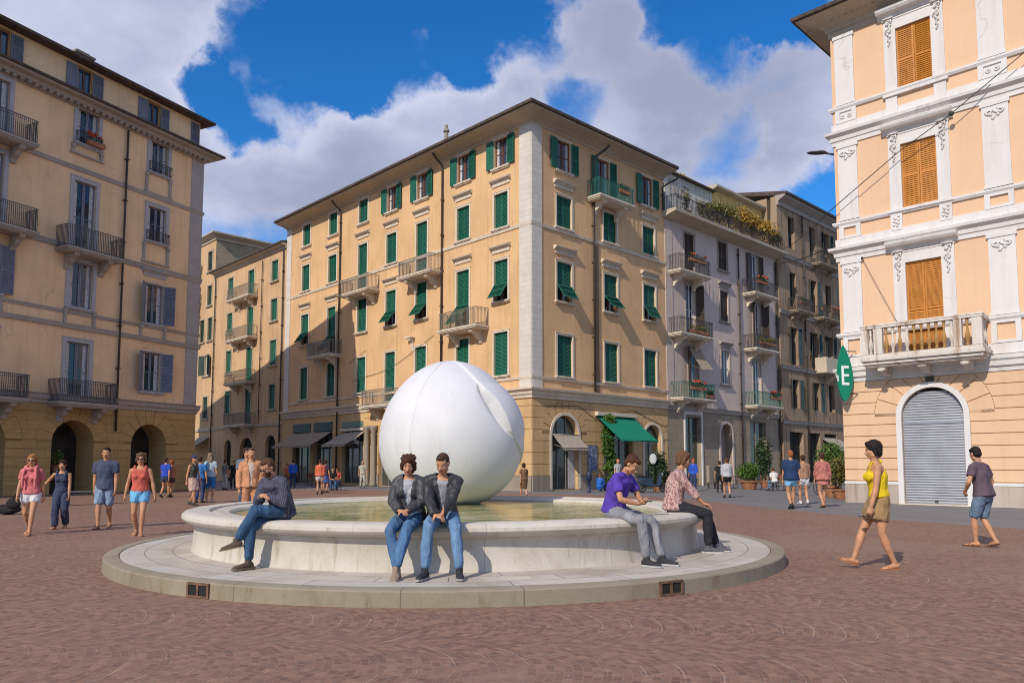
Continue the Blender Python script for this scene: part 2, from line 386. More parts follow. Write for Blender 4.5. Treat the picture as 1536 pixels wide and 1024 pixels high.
def profile(pts, prof, root, closed_ends=True):
    """sweep a moulding (out, z) along world 2-D points pts (outward = right-hand side of travel)"""
    pts = [Vector(p) for p in pts]; mb = MB(); n = len(prof); vs = []
    for i, p in enumerate(pts):
        d0 = (pts[i] - pts[i - 1]).normalized() if i else None; d1 = (pts[i + 1] - pts[i]).normalized() if i < len(pts) - 1 else None
        n0 = Vector((d0.y, -d0.x)) if d0 else None; n1 = Vector((d1.y, -d1.x)) if d1 else None
        if n0 is None: m = n1
        elif n1 is None: m = n0
        else: m = (n0 + n1); m = m / (m.dot(n0))
        for o, z in prof: q = p + m * o; vs.append((q.x - root.location.x, q.y - root.location.y, z - root.location.z))
    fs = []
    for i in range(len(pts) - 1):
        for k in range(n): fs.append((i * n + k, i * n + (k + 1) % n, (i + 1) * n + (k + 1) % n, (i + 1) * n + k))
    fs += [tuple(range(n)), tuple(range((len(pts) - 1) * n, len(pts) * n))]
    mb.add(vs, fs); return mb

# shared colours
M_GREEN = slatmat('green shutter paint', (.010, .118, .076)); M_GREEN2 = slatmat('faded green shutter paint', (.018, .13, .085))
M_ORANGE = slatmat('ochre shutter paint', (.50, .185, .014)); M_GREY = slatmat('blue grey shutter paint', (.17, .175, .23)); M_BROWNSH = slatmat('dark brown shutter paint', (.07, .045, .032))
M_STONE = stucco('cream stone trim', (.66, .56, .45), .35); M_WHITE = stucco('white painted stucco', (.68, .645, .63), .30, (.30, .27, .24), bmp=.15, patch=.03); M_BROWNST = stucco('weathered brown stone', (.34, .27, .20), .5)
M_GLASS = glassmat(); M_IRON = plain('wrought iron', (.035, .035, .035), .6, .3, 20, .1, 60); M_IRONL = plain('light grey painted iron', (.20, .18, .15), .6, .3, 20, .1, 60); M_IRONG = plain('green painted iron', (.04, .13, .11), .6, .2, 20, .1, 60)
M_DARK = plain('painted interior shade', (.018, .016, .014), .9, .3, 2, 0); M_PIPE = plain('dark brown drain pipe', (.06, .045, .035), .6, .3, 2, .1, 20)  # M_DARK paints the shade inside openings onto flat backing faces
M_ROOF = plain('weathered dark roof tile', (.085, .06, .05), .9, .35, 4, .5, 9); M_WOOD = plain('red brown wood sash', (.16, .06, .03), .6, .2, 6, .1); M_WSASH = plain('white painted sash', (.62, .60, .60), .6, .08, 6, .05)
M_CURT = plain('pale curtain cloth', (.5, .47, .46), .9, .25, 9, .3, 12); M_SOFFIT = stucco('pale cornice stucco', (.50, .42, .32), .3)

# ------------------------------------------------------------------ windows, shutters, balconies
MESH = {}
def cached(key, fn, mats, smooth=False):
    if key not in MESH: MESH[key] = fn().mesh(key[0], mats, smooth)
    return MESH[key]
def leaf_mb(w, h, mid=.48, sp=.075, cut=0.):
    """one louvred leaf, hinge at x=0, bottom z=cut"""
    def f():
        mb = MB(); st = .055; t = .02
        mb.box(0, st, -t, t, cut, h); mb.box(w - st, w, -t, t, cut, h); mb.box(st, w - st, -t + .001, t - .001, h - .07, h - .001); mb.box(st, w - st, -t + .001, t - .001, cut + .001, cut + .08)
        zm = h * mid
        if zm > cut + .1: mb.box(st, w - st, -t + .001, t - .001, zm, zm + .07)
        z = cut + .10
        while z < h - .09:
            if not (zm - .04 < z < zm + .08):
                mb.add([(st - .002, -.016, z), (w - st + .002, -.016, z), (w - st + .002, .012, z + sp * .85), (st - .002, .012, z + sp * .85)], [(0, 1, 2, 3)])
                mb.add([(st - .002, -.016, z), (w - st + .002, -.016, z), (w - st + .002, -.010, z + .012), (st - .002, -.010, z + .012)], [(3, 2, 1, 0)])
            z += sp
        mb.box(st, w - st, .013, .016, cut + .05, h - .05)
        return mb
    return f
def pane_mb(w, h, bars=1, sash=.05, curtain=0.):
    def f():
        mb = MB(); hw = w / 2
        mb.box(-hw, hw, .02, .03, 0, h, 1)
        for s in (-1, 1):
            a, b = (0.01, hw) if s > 0 else (-hw, -.01)
            mb.box(a, a + sash, -.02, .02, 0, h); mb.box(b - sash, b, -.02, .02, 0, h); mb.box(a + sash, b - sash, -.019, .019, 0, sash * 1.4); mb.box(a + sash, b - sash, -.019, .019, h - sash, h)
            for k in range(bars): z = h * (k + 1) / (bars + 1); mb.box(a + sash, b - sash, -.015, .018, z - .015, z + .015)
            if curtain:
                n = 6; x0 = a + sash + (.0 if s < 0 else (b - a - 2 * sash) * (1 - curtain)); x1 = x0 + (b - a - 2 * sash) * curtain
                for k in range(n):
                    p, q = x0 + (x1 - x0) * k / n, x0 + (x1 - x0) * (k + 1) / n
                    mb.add([(p, .019 - .004 * (k % 2), sash), (q, .019 - .004 * ((k + 1) % 2), sash), (q, .019 - .004 * ((k + 1) % 2), h - sash), (p, .019 - .004 * (k % 2), h - sash)], [(0, 1, 2, 3)], 2)
        return mb
    return f
def surround_mb(w, h, t=.13, proud=.05):
    def f():
        mb = MB(); hw = w / 2 - .004
        mb.box(-hw - t, -hw, -proud, .02, -.02, h + t); mb.box(hw, hw + t, -proud, .02, -.02, h + t); mb.box(-hw, hw, -proud, .02, h - .004, h + t)
        mb.box(-hw - t - .03, hw + t + .03, -proud - .025, -proud + .002, h + t - .035, h + t + .01)
        return mb
    return f
def sill_mb(w):
    def f():
        mb = MB(); mb.box(-w / 2 - .2, w / 2 + .2, -.17, .12, -.09, -.005); mb.box(-w / 2 - .15, w / 2 + .15, -.11, .02, -.15, -.09); return mb
    return f
def ped_mb(w):
    def f():
        mb = MB(); hw = w / 2 + .2
        mb.box(-hw + .05, hw - .05, -.06, .02, 0, .2); mb.prismx([(0, .2), (-.10, .2), (-.14, .26), (-.24, .30), (-.27, .37), (-.05, .45), (0.01, .45)], -hw - .05, hw + .05)
        return mb
    return f
def window(root, F, u, z0, z1, w, style='closed', sm=M_GREEN, trim=M_STONE, ped=0, sill=True, sur=.13, depth=.1, sash=M_WSASH, curtain=.4, glass=None, flap_a=34, side='both', lean=None):
    h = z1 - z0; glass = glass or M_GLASS
    k = (round(w, 2), round(h, 2))
    W_ = link('window', cached(('window', k, sur, trim.name), surround_mb(w, h, sur), trim), root, F.M(root, u, z0))
    if sill: link('sill', cached(('sill', k[0], trim.name), sill_mb(w), trim), W_)
    if ped: link('pediment', cached(('pediment', k[0], trim.name), ped_mb(w), trim), W_, Matrix.Translation((0, 0, h + sur + ped)))
    T = Matrix.Translation; lw = w / 2 - .012
    if style in ('closed', 'flap'):
        cut = 0
        if style == 'flap':
            cut = h * .42
            link('shutter_flap', cached(('shutter_flap', k, sm.name), leaf_mb(w - .06, cut, .5), sm), W_, T((-w / 2 + .03, -.03, cut)) @ Matrix.Rotation(-math.radians(flap_a), 4, 'X') @ T((0, 0, -cut)))
            link('pane', cached(('pane', k, 'd', sash.name), pane_mb(w - .1, h - .05, 1, .04), [sash, glass, M_CURT]), W_, T((0, .2, .02)))
        for s in (-1, 1):
            M = T((-w / 2 + .006, depth, .01)) if s < 0 else T((.006, depth, .01))
            link('shutter', cached(('shutter', k, cut, sm.name), leaf_mb(lw, h - .02, .48, .075, cut), sm), W_, M)
    elif style in ('open', 'glazed', 'ajar'):
        link('pane', cached(('pane', k, curtain, sash.name), pane_mb(w - .02, h - .02, 1, .055, curtain), [sash, glass, M_CURT]), W_, T((0, .12, .01)))
        if style != 'glazed':
            for s in (-1, 1):
                if side == 'left' and s > 0 or side == 'right' and s < 0: continue
                x = s * (w / 2 + .02); a = 4 if style == 'open' else 38
                me = cached(('shutter', k, 0, sm.name), leaf_mb(lw, h - .02), sm)
                M = T((x, -.09, .01)) @ Matrix.Rotation(math.radians(-a if s > 0 else 180 + a), 4, 'Z')
                link('shutter', me, W_, M)
    return W_
def rail_mb(w, d, h=1.0, sp=.115, r=.011, belly=.0, scroll=True):
    def f():
        mb = MB(); hw = w / 2
        for zz, rr in ((h, .022), (h - .12, .012), (.06, .014)):
            mb.tube([(-hw, 0, zz), (-hw, -d, zz), (hw, -d, zz), (hw, 0, zz)], rr, 5)
        pts = []
        n = int(w / sp)
        pts += [(-hw + w * k / n, -d) for k in range(n + 1)]; m = int(d / sp)
        pts += [(s * hw, -d * k / m) for k in range(m) for s in (-1, 1)]
        for i, (x, y) in enumerate(pts):
            mb.box(x - r, x + r, y - r, y + r, .02, h)
            if scroll and i % 2 == 0 and abs(y + d) < .01 and i < n:
                mb.tube([(x + sp * .5 + .045 * math.cos(a), y - .004, h * .5 + .1 * math.sin(a)) for a in [2 * PI * q / 8 for q in range(8)]], .007, 4, closed=True)
        return mb
    return f
def slab_mb(w, d):
    def f():
        mb = MB(); hw = w / 2
        mb.box(-hw - .08, hw + .08, -d - .10, .02, -.09, 0); mb.box(-hw - .03, hw + .03, -d - .05, .02, -.17, -.09); mb.box(-hw + .03, hw - .03, -d + .03, .02, -.23, -.17)
        for x in (-hw * .62, hw * .62):
            mb.prismx([(.02, -.23), (.02, -.95), (-.10, -.93), (-.18, -.75), (-.42, -.62), (-.55, -.45), (-d + .12, -.36), (-d + .06, -.23)], x - .13, x + .13)
        return mb
    return f
def balcony(root, F, u, z, w, d=.95, h=1.0, iron=M_IRON, slab=M_STONE, sp=.115):
    B = link('balcony', cached(('balcony', round(w, 2), d, slab.name), slab_mb(w, d), slab), root, F.M(root, u, z))
    link('railing', cached(('railing', round(w, 2), d, h, iron.name), rail_mb(w, d, h, sp), iron), B)
    return B
def pipe(root, F, u, z0, z1, out=.12, r=.06, hook=None, m=None):
    mb = MB(); pts = [(0, -out, z0), (0, -out, z1)]
    if hook: pts += [(hook[0] * .35, -out - .05, z1 + .25), (hook[0] * .8, -hook[1] * .7, z1 + .55), (hook[0], -hook[1], z1 + .8)]
    mb.tube(pts, r, 8)
    z = z0 + 1
    while z < z1: mb.box(-.09, .09, -out - .075, .01, z, z + .05); z += 2.2
    return link('drain_pipe', mb.mesh('drain_pipe', m or M_PIPE, True), root, F.M(root, u))
def awning_mb(w, out, drop, val=.22, n=12, sag=.05):
    mb = MB(); hw = w / 2; g = []
    for i in range(n + 1):
        t = i / n
        g.append([(-hw + w * j / 8, -out * t, -drop * t - sag * math.sin(PI * t) - .008 * math.sin(j * 2.1)) for j in range(9)])
    g.append([(x, y - .01, z - val + .012 * math.sin(x * 9)) for x, y, z in g[-1]])
    vs = [p for r in g for p in r]; fs = [(i * 9 + j, i * 9 + j + 1, (i + 1) * 9 + j + 1, (i + 1) * 9 + j) for i in range(len(g) - 1) for j in range(8)]
    mb.add(vs, fs)
    mb.tube([(-hw, 0, 0), (hw, 0, 0)], .04, 6); mb.tube([(-hw, -out, -drop), (hw, -out, -drop)], .022, 6)
    for x in (-hw + .05, hw - .05): mb.tube([(x, -.02, -drop * .75), (x, -out, -drop)], .014, 5)
    return mb
# ------------------------------------------------------------------ ground
def paving_mat():
    m, nt, bs = newmat('porphyry sett paving'); t = N(nt, 'ShaderNodeTexCoord'); sp = N(nt, 'ShaderNodeSeparateXYZ'); nt.links.new(t.outputs['Object'], sp.inputs[0])
    nw = N(nt, 'ShaderNodeTexNoise'); nw.inputs['Scale'].default_value = 2.2; nw.inputs['Detail'].default_value = 3; nt.links.new(t.outputs['Object'], nw.inputs['Vector'])
    j = N(nt, 'ShaderNodeSeparateColor'); nt.links.new(nw.outputs['Color'], j.inputs[0])
    X = mth(nt, 'ADD', sp.outputs[0], mth(nt, 'MULTIPLY', j.outputs[0], .055)); Y = mth(nt, 'ADD', sp.outputs[1], mth(nt, 'MULTIPLY', j.outputs[1], .055))
    per = 1.55; R = 1.02
    q = mth(nt, 'SUBTRACT', mth(nt, 'MODULO', mth(nt, 'ADD', Y, 400 * per), per), per / 2)
    col_i = mth(nt, 'FLOOR', mth(nt, 'DIVIDE', mth(nt, 'ADD', Y, 400 * per), per))
    rr = mth(nt, 'SQRT', mth(nt, 'SUBTRACT', R * R, mth(nt, 'MULTIPLY', q, q)))
    V = mth(nt, 'SUBTRACT', mth(nt, 'ADD', X, mth(nt, 'MULTIPLY', col_i, .37)), rr)
    U = mth(nt, 'MULTIPLY', mth(nt, 'ARCSINE', mth(nt, 'DIVIDE', q, R)), R)
    cb = N(nt, 'ShaderNodeCombineXYZ'); nt.links.new(mth(nt, 'ADD', U, 2.), cb.inputs[0]); nt.links.new(V, cb.inputs[1]); nt.links.new(col_i, cb.inputs[2])
    br = N(nt, 'ShaderNodeTexBrick'); nt.links.new(cb.outputs[0], br.inputs[0])
    br.inputs['Scale'].default_value = 1; br.inputs['Brick Width'].default_value = .084; br.inputs['Row Height'].default_value = .0645; br.inputs['Mortar Size'].default_value = .0055; br.inputs['Mortar Smooth'].default_value = .35
    br.inputs['Color1'].default_value = (.165, .080, .055, 1); br.inputs['Color2'].default_value = (.305, .172, .118, 1); br.inputs['Mortar'].default_value = (.25, .165, .12, 1)
    # every so often a pale, sand-filled joint runs along an arc
    line = mth(nt, 'ABSOLUTE', mth(nt, 'SUBTRACT', mth(nt, 'MODULO', mth(nt, 'ADD', V, 920.), .258), .129))
    pale = mth(nt, 'MULTIPLY', mapr(nt, line, .0, .009, 1., 0.), mapr(nt, nz_(nt, t.outputs['Object'], .8, 4, .7), .44, .60))
    n1 = nz_(nt, t.outputs['Object'], .45, 6, .62); n2 = nz_(nt, t.outputs['Object'], 9, 5, .6); n3 = nz_(nt, t.outputs['Object'], 60, 3, .6)
    c = mixc(nt, mth(nt, 'MULTIPLY', mapr(nt, n2, .42, .68), .4), br.outputs[0], (.11, .085, .08))
    c = mixc(nt, mth(nt, 'MULTIPLY', mapr(nt, n1, .35, .7), .30), c, (.26, .165, .115))
    c = mixc(nt, mth(nt, 'MULTIPLY', pale, .55), c, (.52, .40, .33))
    c = mixc(nt, mth(nt, 'MULTIPLY', mapr(nt, n3, .45, .7), .3), c, (.10, .07, .065))
    sp3 = nz_(nt, t.outputs['Object'], 1.7, 6, .75, .4)
    c = mixc(nt, mapr(nt, sp3, .58, .70, 0, .28), c, (.085, .058, .048)); c = mixc(nt, mapr(nt, nz_(nt, t.outputs['Object'], .23, 4, .6, .8), .52, .66, 0, .35), c, (.27, .185, .14))
    nt.links.new(c, bs.inputs['Base Color']); bs.inputs['Roughness'].default_value = .78; bs.inputs['Specular IOR Level'].default_value = .3
    b = bump(nt, bs, br.outputs['Fac'], -.9, .012); b = bump(nt, bs, n2, .5, .02, b); bump(nt, bs, n3, .5, .006, b)
    return m
def slab_mat(name, c, bw, bh):
    m, nt, bs = newmat(name); t = N(nt, 'ShaderNodeTexCoord'); br = N(nt, 'ShaderNodeTexBrick'); nt.links.new(t.outputs['Object'], br.inputs[0])
    br.inputs['Scale'].default_value = 1; br.inputs['Brick Width'].default_value = bw; br.inputs['Row Height'].default_value = bh; br.inputs['Mortar Size'].default_value = .008
    br.inputs['Color1'].default_value = (*sc(c, .85), 1); br.inputs['Color2'].default_value = (*sc(c, 1.12), 1); br.inputs['Mortar'].default_value = (*sc(c, .5), 1)
    n = nz_(nt, t.outputs['Object'], .6, 7, .65); n2 = nz_(nt, t.outputs['Object'], 20, 5, .6)
    col = mixc(nt, mth(nt, 'MULTIPLY', mapr(nt, n, .35, .7), .4), br.outputs[0], sc(c, .7)); col = mixc(nt, mth(nt, 'MULTIPLY', n2, .4), col, sc(c, 1.1))
    nt.links.new(col, bs.inputs['Base Color']); bs.inputs['Roughness'].default_value = .8; b = bump(nt, bs, br.outputs['Fac'], -.4, .01); bump(nt, bs, n2, .3, .01, b); return m
mb = MB(); mb.add([(-400, -400, -.008), (400, -400, -.008), (400, 400, -.008), (-400, 400, -.008)], [(0, 1, 2, 3)])
tag(link('ground', mb.mesh('ground', slab_mat('grey stone paving', (.175, .165, .17), .8, .4))), kind='structure')
mb = MB(); edge = [(14.5, 8), (11.3, 17), (9.6, 20.6), (8.4, 25), (7.6, 30), (6.2, 35), (2., 37.5), (-6, 43), (-16, 46), (-22, 33), (-31, 14), (-40, -25), (40, -25), (30, -5)]
mb.add([(x, y, 0) for x, y in edge], [tuple(range(len(edge)))])
tag(link('paving', mb.mesh('paving', paving_mat())), kind='structure')

# ------------------------------------------------------------------ fountain
FC = (-1.0, 12.85)
def polar_stone(name, c, bw, bh, dark, stain=.4):
    m, nt, bs = newmat(name); t = N(nt, 'ShaderNodeTexCoord'); sp = N(nt, 'ShaderNodeSeparateXYZ'); nt.links.new(t.outputs['Object'], sp.inputs[0])
    r = mth(nt, 'SQRT', mth(nt, 'ADD', mth(nt, 'MULTIPLY', sp.outputs[0], sp.outputs[0]), mth(nt, 'MULTIPLY', sp.outputs[1], sp.outputs[1])))
    a = mth(nt, 'MULTIPLY', mth(nt, 'ADD', mth(nt, 'ARCTAN2', sp.outputs[0], sp.outputs[1]), 4.), 4.5)
    cb = N(nt, 'ShaderNodeCombineXYZ'); nt.links.new(a, cb.inputs[0]); nt.links.new(mth(nt, 'ADD', r, 0.06), cb.inputs[1])
    br = N(nt, 'ShaderNodeTexBrick'); nt.links.new(cb.outputs[0], br.inputs[0]); br.inputs['Scale'].default_value = 1
    br.inputs['Brick Width'].default_value = bw; br.inputs['Row Height'].default_value = bh; br.inputs['Mortar Size'].default_value = .007; br.inputs['Mortar Smooth'].default_value = .3
    br.inputs['Color1'].default_value = (*sc(c, .93), 1); br.inputs['Color2'].default_value = (*sc(c, 1.06), 1); br.inputs['Mortar'].default_value = (*sc(c, dark), 1)
    v = t.outputs['Object']; n = nz_(nt, v, 1.6, 7, .65, .5); n2 = nz_(nt, v, 26, 5, .65)
    col = mixc(nt, mth(nt, 'MULTIPLY', mapr(nt, n, .42, .72), stain), br.outputs[0], tuple(x * y for x, y in zip(c, (.62, .58, .5))))
    # run-off streaks down upright faces
    cs = N(nt, 'ShaderNodeCombineXYZ'); nt.links.new(mth(nt, 'MULTIPLY', a, 2.2), cs.inputs[0]); nt.links.new(mth(nt, 'MULTIPLY', sp.outputs[2], .5), cs.inputs[1])
    s = nz_(nt, cs.outputs[0], 2.4, 6, .7); gN = N(nt, 'ShaderNodeNewGeometry'); sN = N(nt, 'ShaderNodeSeparateXYZ'); nt.links.new(gN.outputs['Normal'], sN.inputs[0])
    up = mapr(nt, mth(nt, 'ABSOLUTE', sN.outputs[2]), .3, .8, 1., 0.)
    col = mixc(nt, mth(nt, 'MULTIPLY', mth(nt, 'MULTIPLY', mapr(nt, s, .52, .72), up), stain * 1.5), col, tuple(x * y for x, y in zip(c, (.55, .48, .36))))
    col = mixc(nt, mth(nt, 'MULTIPLY', mapr(nt, n2, .5, .75), .3), col, sc(c, .7))
    nt.links.new(col, bs.inputs['Base Color']); bs.inputs['Roughness'].default_value = .75; bs.inputs['Specular IOR Level'].default_value = .3
    b = bump(nt, bs, br.outputs['Fac'], -.5, .012); bump(nt, bs, n2, .35, .012, b); return m
M_PLN = polar_stone('pale plinth slabs', (.50, .45, .40), 1.25, .36, .30, .7); M_KERB = polar_stone('grey kerb stone', (.29, .245, .18), 1.6, 9, .5, .6); M_BAS = polar_stone('cream basin stone', (.56, .51, .445), 1.9, 9, .75, .55)
ft = thing('fountain', 'round cream stone fountain basin on a low circular plinth in the square', 'fountain', (FC[0], FC[1], 0))
def ring_mb(prof, n=160): mb = MB(); mb.lathe(prof, (0, 0, 0), n); mb.f = mb.f[:-2]; mb.m = mb.m[:-2]; return mb
link('kerb', ring_mb([(5.145, -.05), (5.14, .02), (5.135, .150), (5.125, .164), (5.11, .170), (4.95, .176), (4.94, .170), (4.935, .10)]).mesh('kerb', M_KERB, True), ft, Matrix.Translation((.06, 0, 0))).modifiers.new('es', 'EDGE_SPLIT').split_angle = math.radians(28)
link('plinth', ring_mb([(4.933, .10), (4.93, .166), (4.90, .170), (3.90, .180), (3.80, .18)]).mesh('plinth', M_PLN), ft, Matrix.Translation((.06, 0, 0)))
bas = link('basin', ring_mb([(3.97, .17), (3.955, .22), (3.93, .50), (3.945, .535), (3.985, .548), (3.985, .575), (4.03, .585), (4.085, .61), (4.11, .65), (4.105, .69), (4.07, .722), (4.01, .738), (3.93, .742), (3.74, .738), (3.73, .70), (3.66, .70), (3.65, .722), (3.46, .705), (3.42, .67), (3.41, .2)]).mesh('basin', M_BAS, True), ft)
bas.modifiers.new('es', 'EDGE_SPLIT').split_angle = math.radians(35)
M_RUST = plain('rusty brown iron', (.14, .075, .045), .8, .4, 12, .4, 40)
for px in (-.4135, .2):      # two scupper grates in the kerb, opening shade painted as a dark backing box
    # direction of each grate seen round the kerb front
    ang = {-.4135: -2.052, .2: -1.028}[px]
    Mg = Matrix.Rotation(ang, 4, 'Z'); g = MB()
    x0 = 5.121
    g.box(x0, x0 + .035, -.165, .165, .003, .025, M=Mg); g.box(x0, x0 + .035, -.165, .165, .135, .158, M=Mg)
    for y in (-.165, -.015, .137): g.box(x0, x0 + .035, y, y + .028, .025, .135, M=Mg)
    g.box(x0 + .001, x0 + .024, -.16, .16, .01, .15, 1, M=Mg)
    link('drain_grate', g.mesh('drain_grate', [M_RUST, M_DARK]), ft, Matrix.Translation((.06, 0, 0)))
# little lifted service slab
sl = MB(); Ms = Matrix.Rotation(-1.334, 4, 'Z'); sl.box(4.36, 4.52, -.15, .15, .173, .184, 0, Ms)
link('cover_slab', sl.mesh('cover_slab', M_BAS), ft)
def water_mat():
    m, nt, bs = newmat('green fountain water'); v = texv(nt, (1, 1.6, 1)); n = nz_(nt, v, 1.1, 6, .6, .9); n2 = nz_(nt, texv(nt, (1, 3.2, 1)), 3.2, 4, .6, .6)
    f = mth(nt, 'ADD', mth(nt, 'MULTIPLY', n, .62), mth(nt, 'MULTIPLY', n2, .38))
    nt.links.new(ramp(nt, f, [(.41, (.08, .13, .04)), (.465, (.21, .27, .08)), (.50, (.42, .42, .16)), (.535, (.34, .22, .08)), (.58, (.58, .56, .32))]), bs.inputs['Base Color'])
    bs.inputs['Roughness'].default_value = .09; bs.inputs['IOR'].default_value = 1.33; bs.inputs['Specular IOR Level'].default_value = .4
    bump(nt, bs, nz_(nt, texv(nt, (1, 2.2, 1)), 6., 3, .5, .4), .28, .02); return m
mb = MB(); mb.lathe([(3.42, .60), (3.42, .655)], (0, 0, 0), 96)
wt = link('water', mb.mesh('water', water_mat())); wt.location = (FC[0], FC[1], 0); tag(wt, kind='structure')

# egg
def egg():
    rnd = random.Random(3); R = 1.395; NT, NA = 220, 300
    th_k = [0, 20, 38.6, 59, 68, 85, 91, 100, 107, 115, 130, 180]; ph_k = [20, 28, 31, 38, 44, 51, 54, 64, 77, 96, 120, 130]
    a_ = np.concatenate([np.linspace(-PI, -2.5, 24, endpoint=False), np.linspace(-2.5, -.5, 300, endpoint=False), np.linspace(-.5, 0, 70, endpoint=False), [0., .0045], np.linspace(.03, PI, 119, endpoint=False)[:118]]); XK = [float(v) for v in a_]; NA = len(XK)
    vs = []
    for i in range(NT + 1):
        th = PI * i / NT; thd = math.degrees(th)
        seam = math.radians(float(np.interp(thd, th_k, ph_k)))
        cw = .145 * max(0, math.sin(PI * min(1, max(0, (thd - 52) / 44)))) ** .8
        ct = math.cos(th); f = 1 - .105 * ct - .035 * ct * abs(ct) ** 2
        for k in range(NA):
            x = XK[k]; ph = x + seam
            r = R * math.sin(th) * f; d = 0
            fade = min(1, max(0, (thd - 6) / 25)) * min(1, max(0, (125 - thd) / 20))
            span = math.radians(95)
            if x > .004 and x < span: d += (.035 + .5 * cw) * fade * (1 - x / span) ** .6
            if cw > 0 and x <= .004: q_ = -x / cw; d -= 1.1 * cw * (math.exp(-(q_ * 1.15) ** 2))
            s2 = ((ph + PI) % (2 * PI) - PI) + math.radians(26) - .10 * math.cos(th) - (.20 if thd < 50 else 0) * (1 - thd / 50)
            if thd < 128: d -= .022 * math.exp(-(s2 / .013) ** 2)
            rr = math.hypot(r, 0); n = Vector((math.sin(th), ct))
            zz = R * 1.035 * ct
            vs.append(((r + d * n.x) * math.sin(ph), -(r + d * n.x) * math.cos(ph), zz + d * n.y))
    fs = [(i * NA + k, (i + 1) * NA + k, (i + 1) * NA + (k + 1) % NA, i * NA + (k + 1) % NA) for i in range(NT) for k in range(NA)]
    mb = MB(); mb.add(vs, fs)
    m, nt, bs = newmat('white painted shell'); v = texv(nt); n = nz_(nt, v, 1.2, 5, .6)
    col = mixc(nt, mapr(nt, n, .3, .7), (.61, .60, .625), (.67, .66, .68))
    sp = nz_(nt, texv(nt, (3, 3, .5)), 2, 5, .65); col = mixc(nt, mth(nt, 'MULTIPLY', mapr(nt, sp, .50, .75), .22), col, (.47, .44, .40)); col = mixc(nt, mapr(nt, nz_(nt, v, 55, 4, .7), .5, .75, 0, .16), col, (.42, .40, .38))
    nt.links.new(col, bs.inputs['Base Color']); bs.inputs['Roughness'].default_value = .55; bs.inputs['Specular IOR Level'].default_value = .25
    b_ = bump(nt, bs, nz_(nt, v, 3, 4), .12, .05); bump(nt, bs, nz_(nt, v, 70, 4), .25, .01, b_)
    me = mb.mesh('shell', m, True)
    t = thing('egg_sculpture', 'huge white egg-like bulb sculpture with curved seams standing in the fountain water', 'sculpture', (-1.20, 15.15, .60))
    link('shell', me, t, Matrix.Translation((0, 0, 1.40)) @ Matrix.Rotation(math.radians(-2.5), 4, 'Y'))
egg()

# ------------------------------------------------------------------ centre building
rnd = random.Random(11)
OW = (.66, .42, .225); M_OCH = stucco('warm ochre stucco', OW, .30); M_OCHB = stucco('ochre ground floor render', (.58, .38, .19), .4)
def quoin(name, c): return masonry(name, c, 2.5, .30, .2, dark=.72, var=.05)
M_QUO = quoin('pale quoin stone', (.66, .60, .54)); M_CORN = stucco('cream cornice', (.60, .51, .39), .35)
cb_ = thing('apartment_building', 'five storey ochre corner building with green shutters behind the egg sculpture', 'building', (1.054, 40.862, 0))
R5, R4, R3, R2 = (18.27, 19.95), (14.72, 16.75), (10.55, 12.88), (6.35, 8.78)
UC = [-24.4, -20.5, -16.5, -13.05, -9.75, -5.7, -2.4]
wl = []   # u, z0, z1, w, style, ped, sill, extra
for i, u in enumerate(UC): wl.append((u, *R5, 1.12, 'closed' if i < 3 else 'open', 0, True, {}))
for i, u in enumerate(UC): wl.append((u, 13.22 if i in (2, 4) else R4[0], R4[1], 1.14, 'closed', .32, i not in (2, 4), {}))
for i, u in enumerate(UC):
    wl.append((u, 9.3 if i in (1, 5) else R3[0], R3[1], 1.14, 'closed' if i == 2 else 'flap', 0 if i in (2, 4) else .32, i not in (1, 5), {'flap_a': rnd.uniform(30, 42)}))
for i, u in enumerate(UC): wl.append((u, 5.32 if i == 3 else R2[0], R2[1], 1.14, 'closed', 0, i != 3, {}))
def do_windows(root, F, wl, **kw):
    holes = []
    for (u, z0, z1, w, st, ped, sill, ex) in wl:
        holes.append((u - w / 2, u + w / 2, z0, z1, False)); k = dict(kw); k.update(ex); window(root, F, u, z0, z1, w, st, ped=ped, sill=sill, **k)
    return holes
H = do_windows(cb_, CLF, wl, sash=M_WOOD, curtain=.45)
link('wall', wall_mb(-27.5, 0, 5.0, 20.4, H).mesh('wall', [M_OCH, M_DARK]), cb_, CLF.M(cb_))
wr = []
CRU = [2.62, 6.75, 10.65]
wr += [(2.62, 18.0, 19.8, 1.15, 'open', 0, True, {}), (6.15, 17.1, 19.7, 1.15, 'open', 0, False, {}), (10.55, 17.9, 19.8, 1.15, 'open', 0, True, {})]
wr += [(u, 14.72, 16.55, 1.25, 'closed', .3 if u != 6.75 else 0, True, {}) for u in CRU]
wr += [(u, 10.5, 12.75, 1.25, 'flap', .3, True, {'flap_a': a}) for u, a in zip(CRU, (34, 40, 30))]
wr += [(u, 6.3, 8.6, 1.25, 'closed', 0, True, {}) for u in CRU]
H = do_windows(cb_, CRF, wr, sash=M_WOOD, curtain=.45)
link('wall', wall_mb(0, 12.4, 5.0, 20.4, H).mesh('wall', [M_OCH, M_DARK]), cb_, CRF.M(cb_))
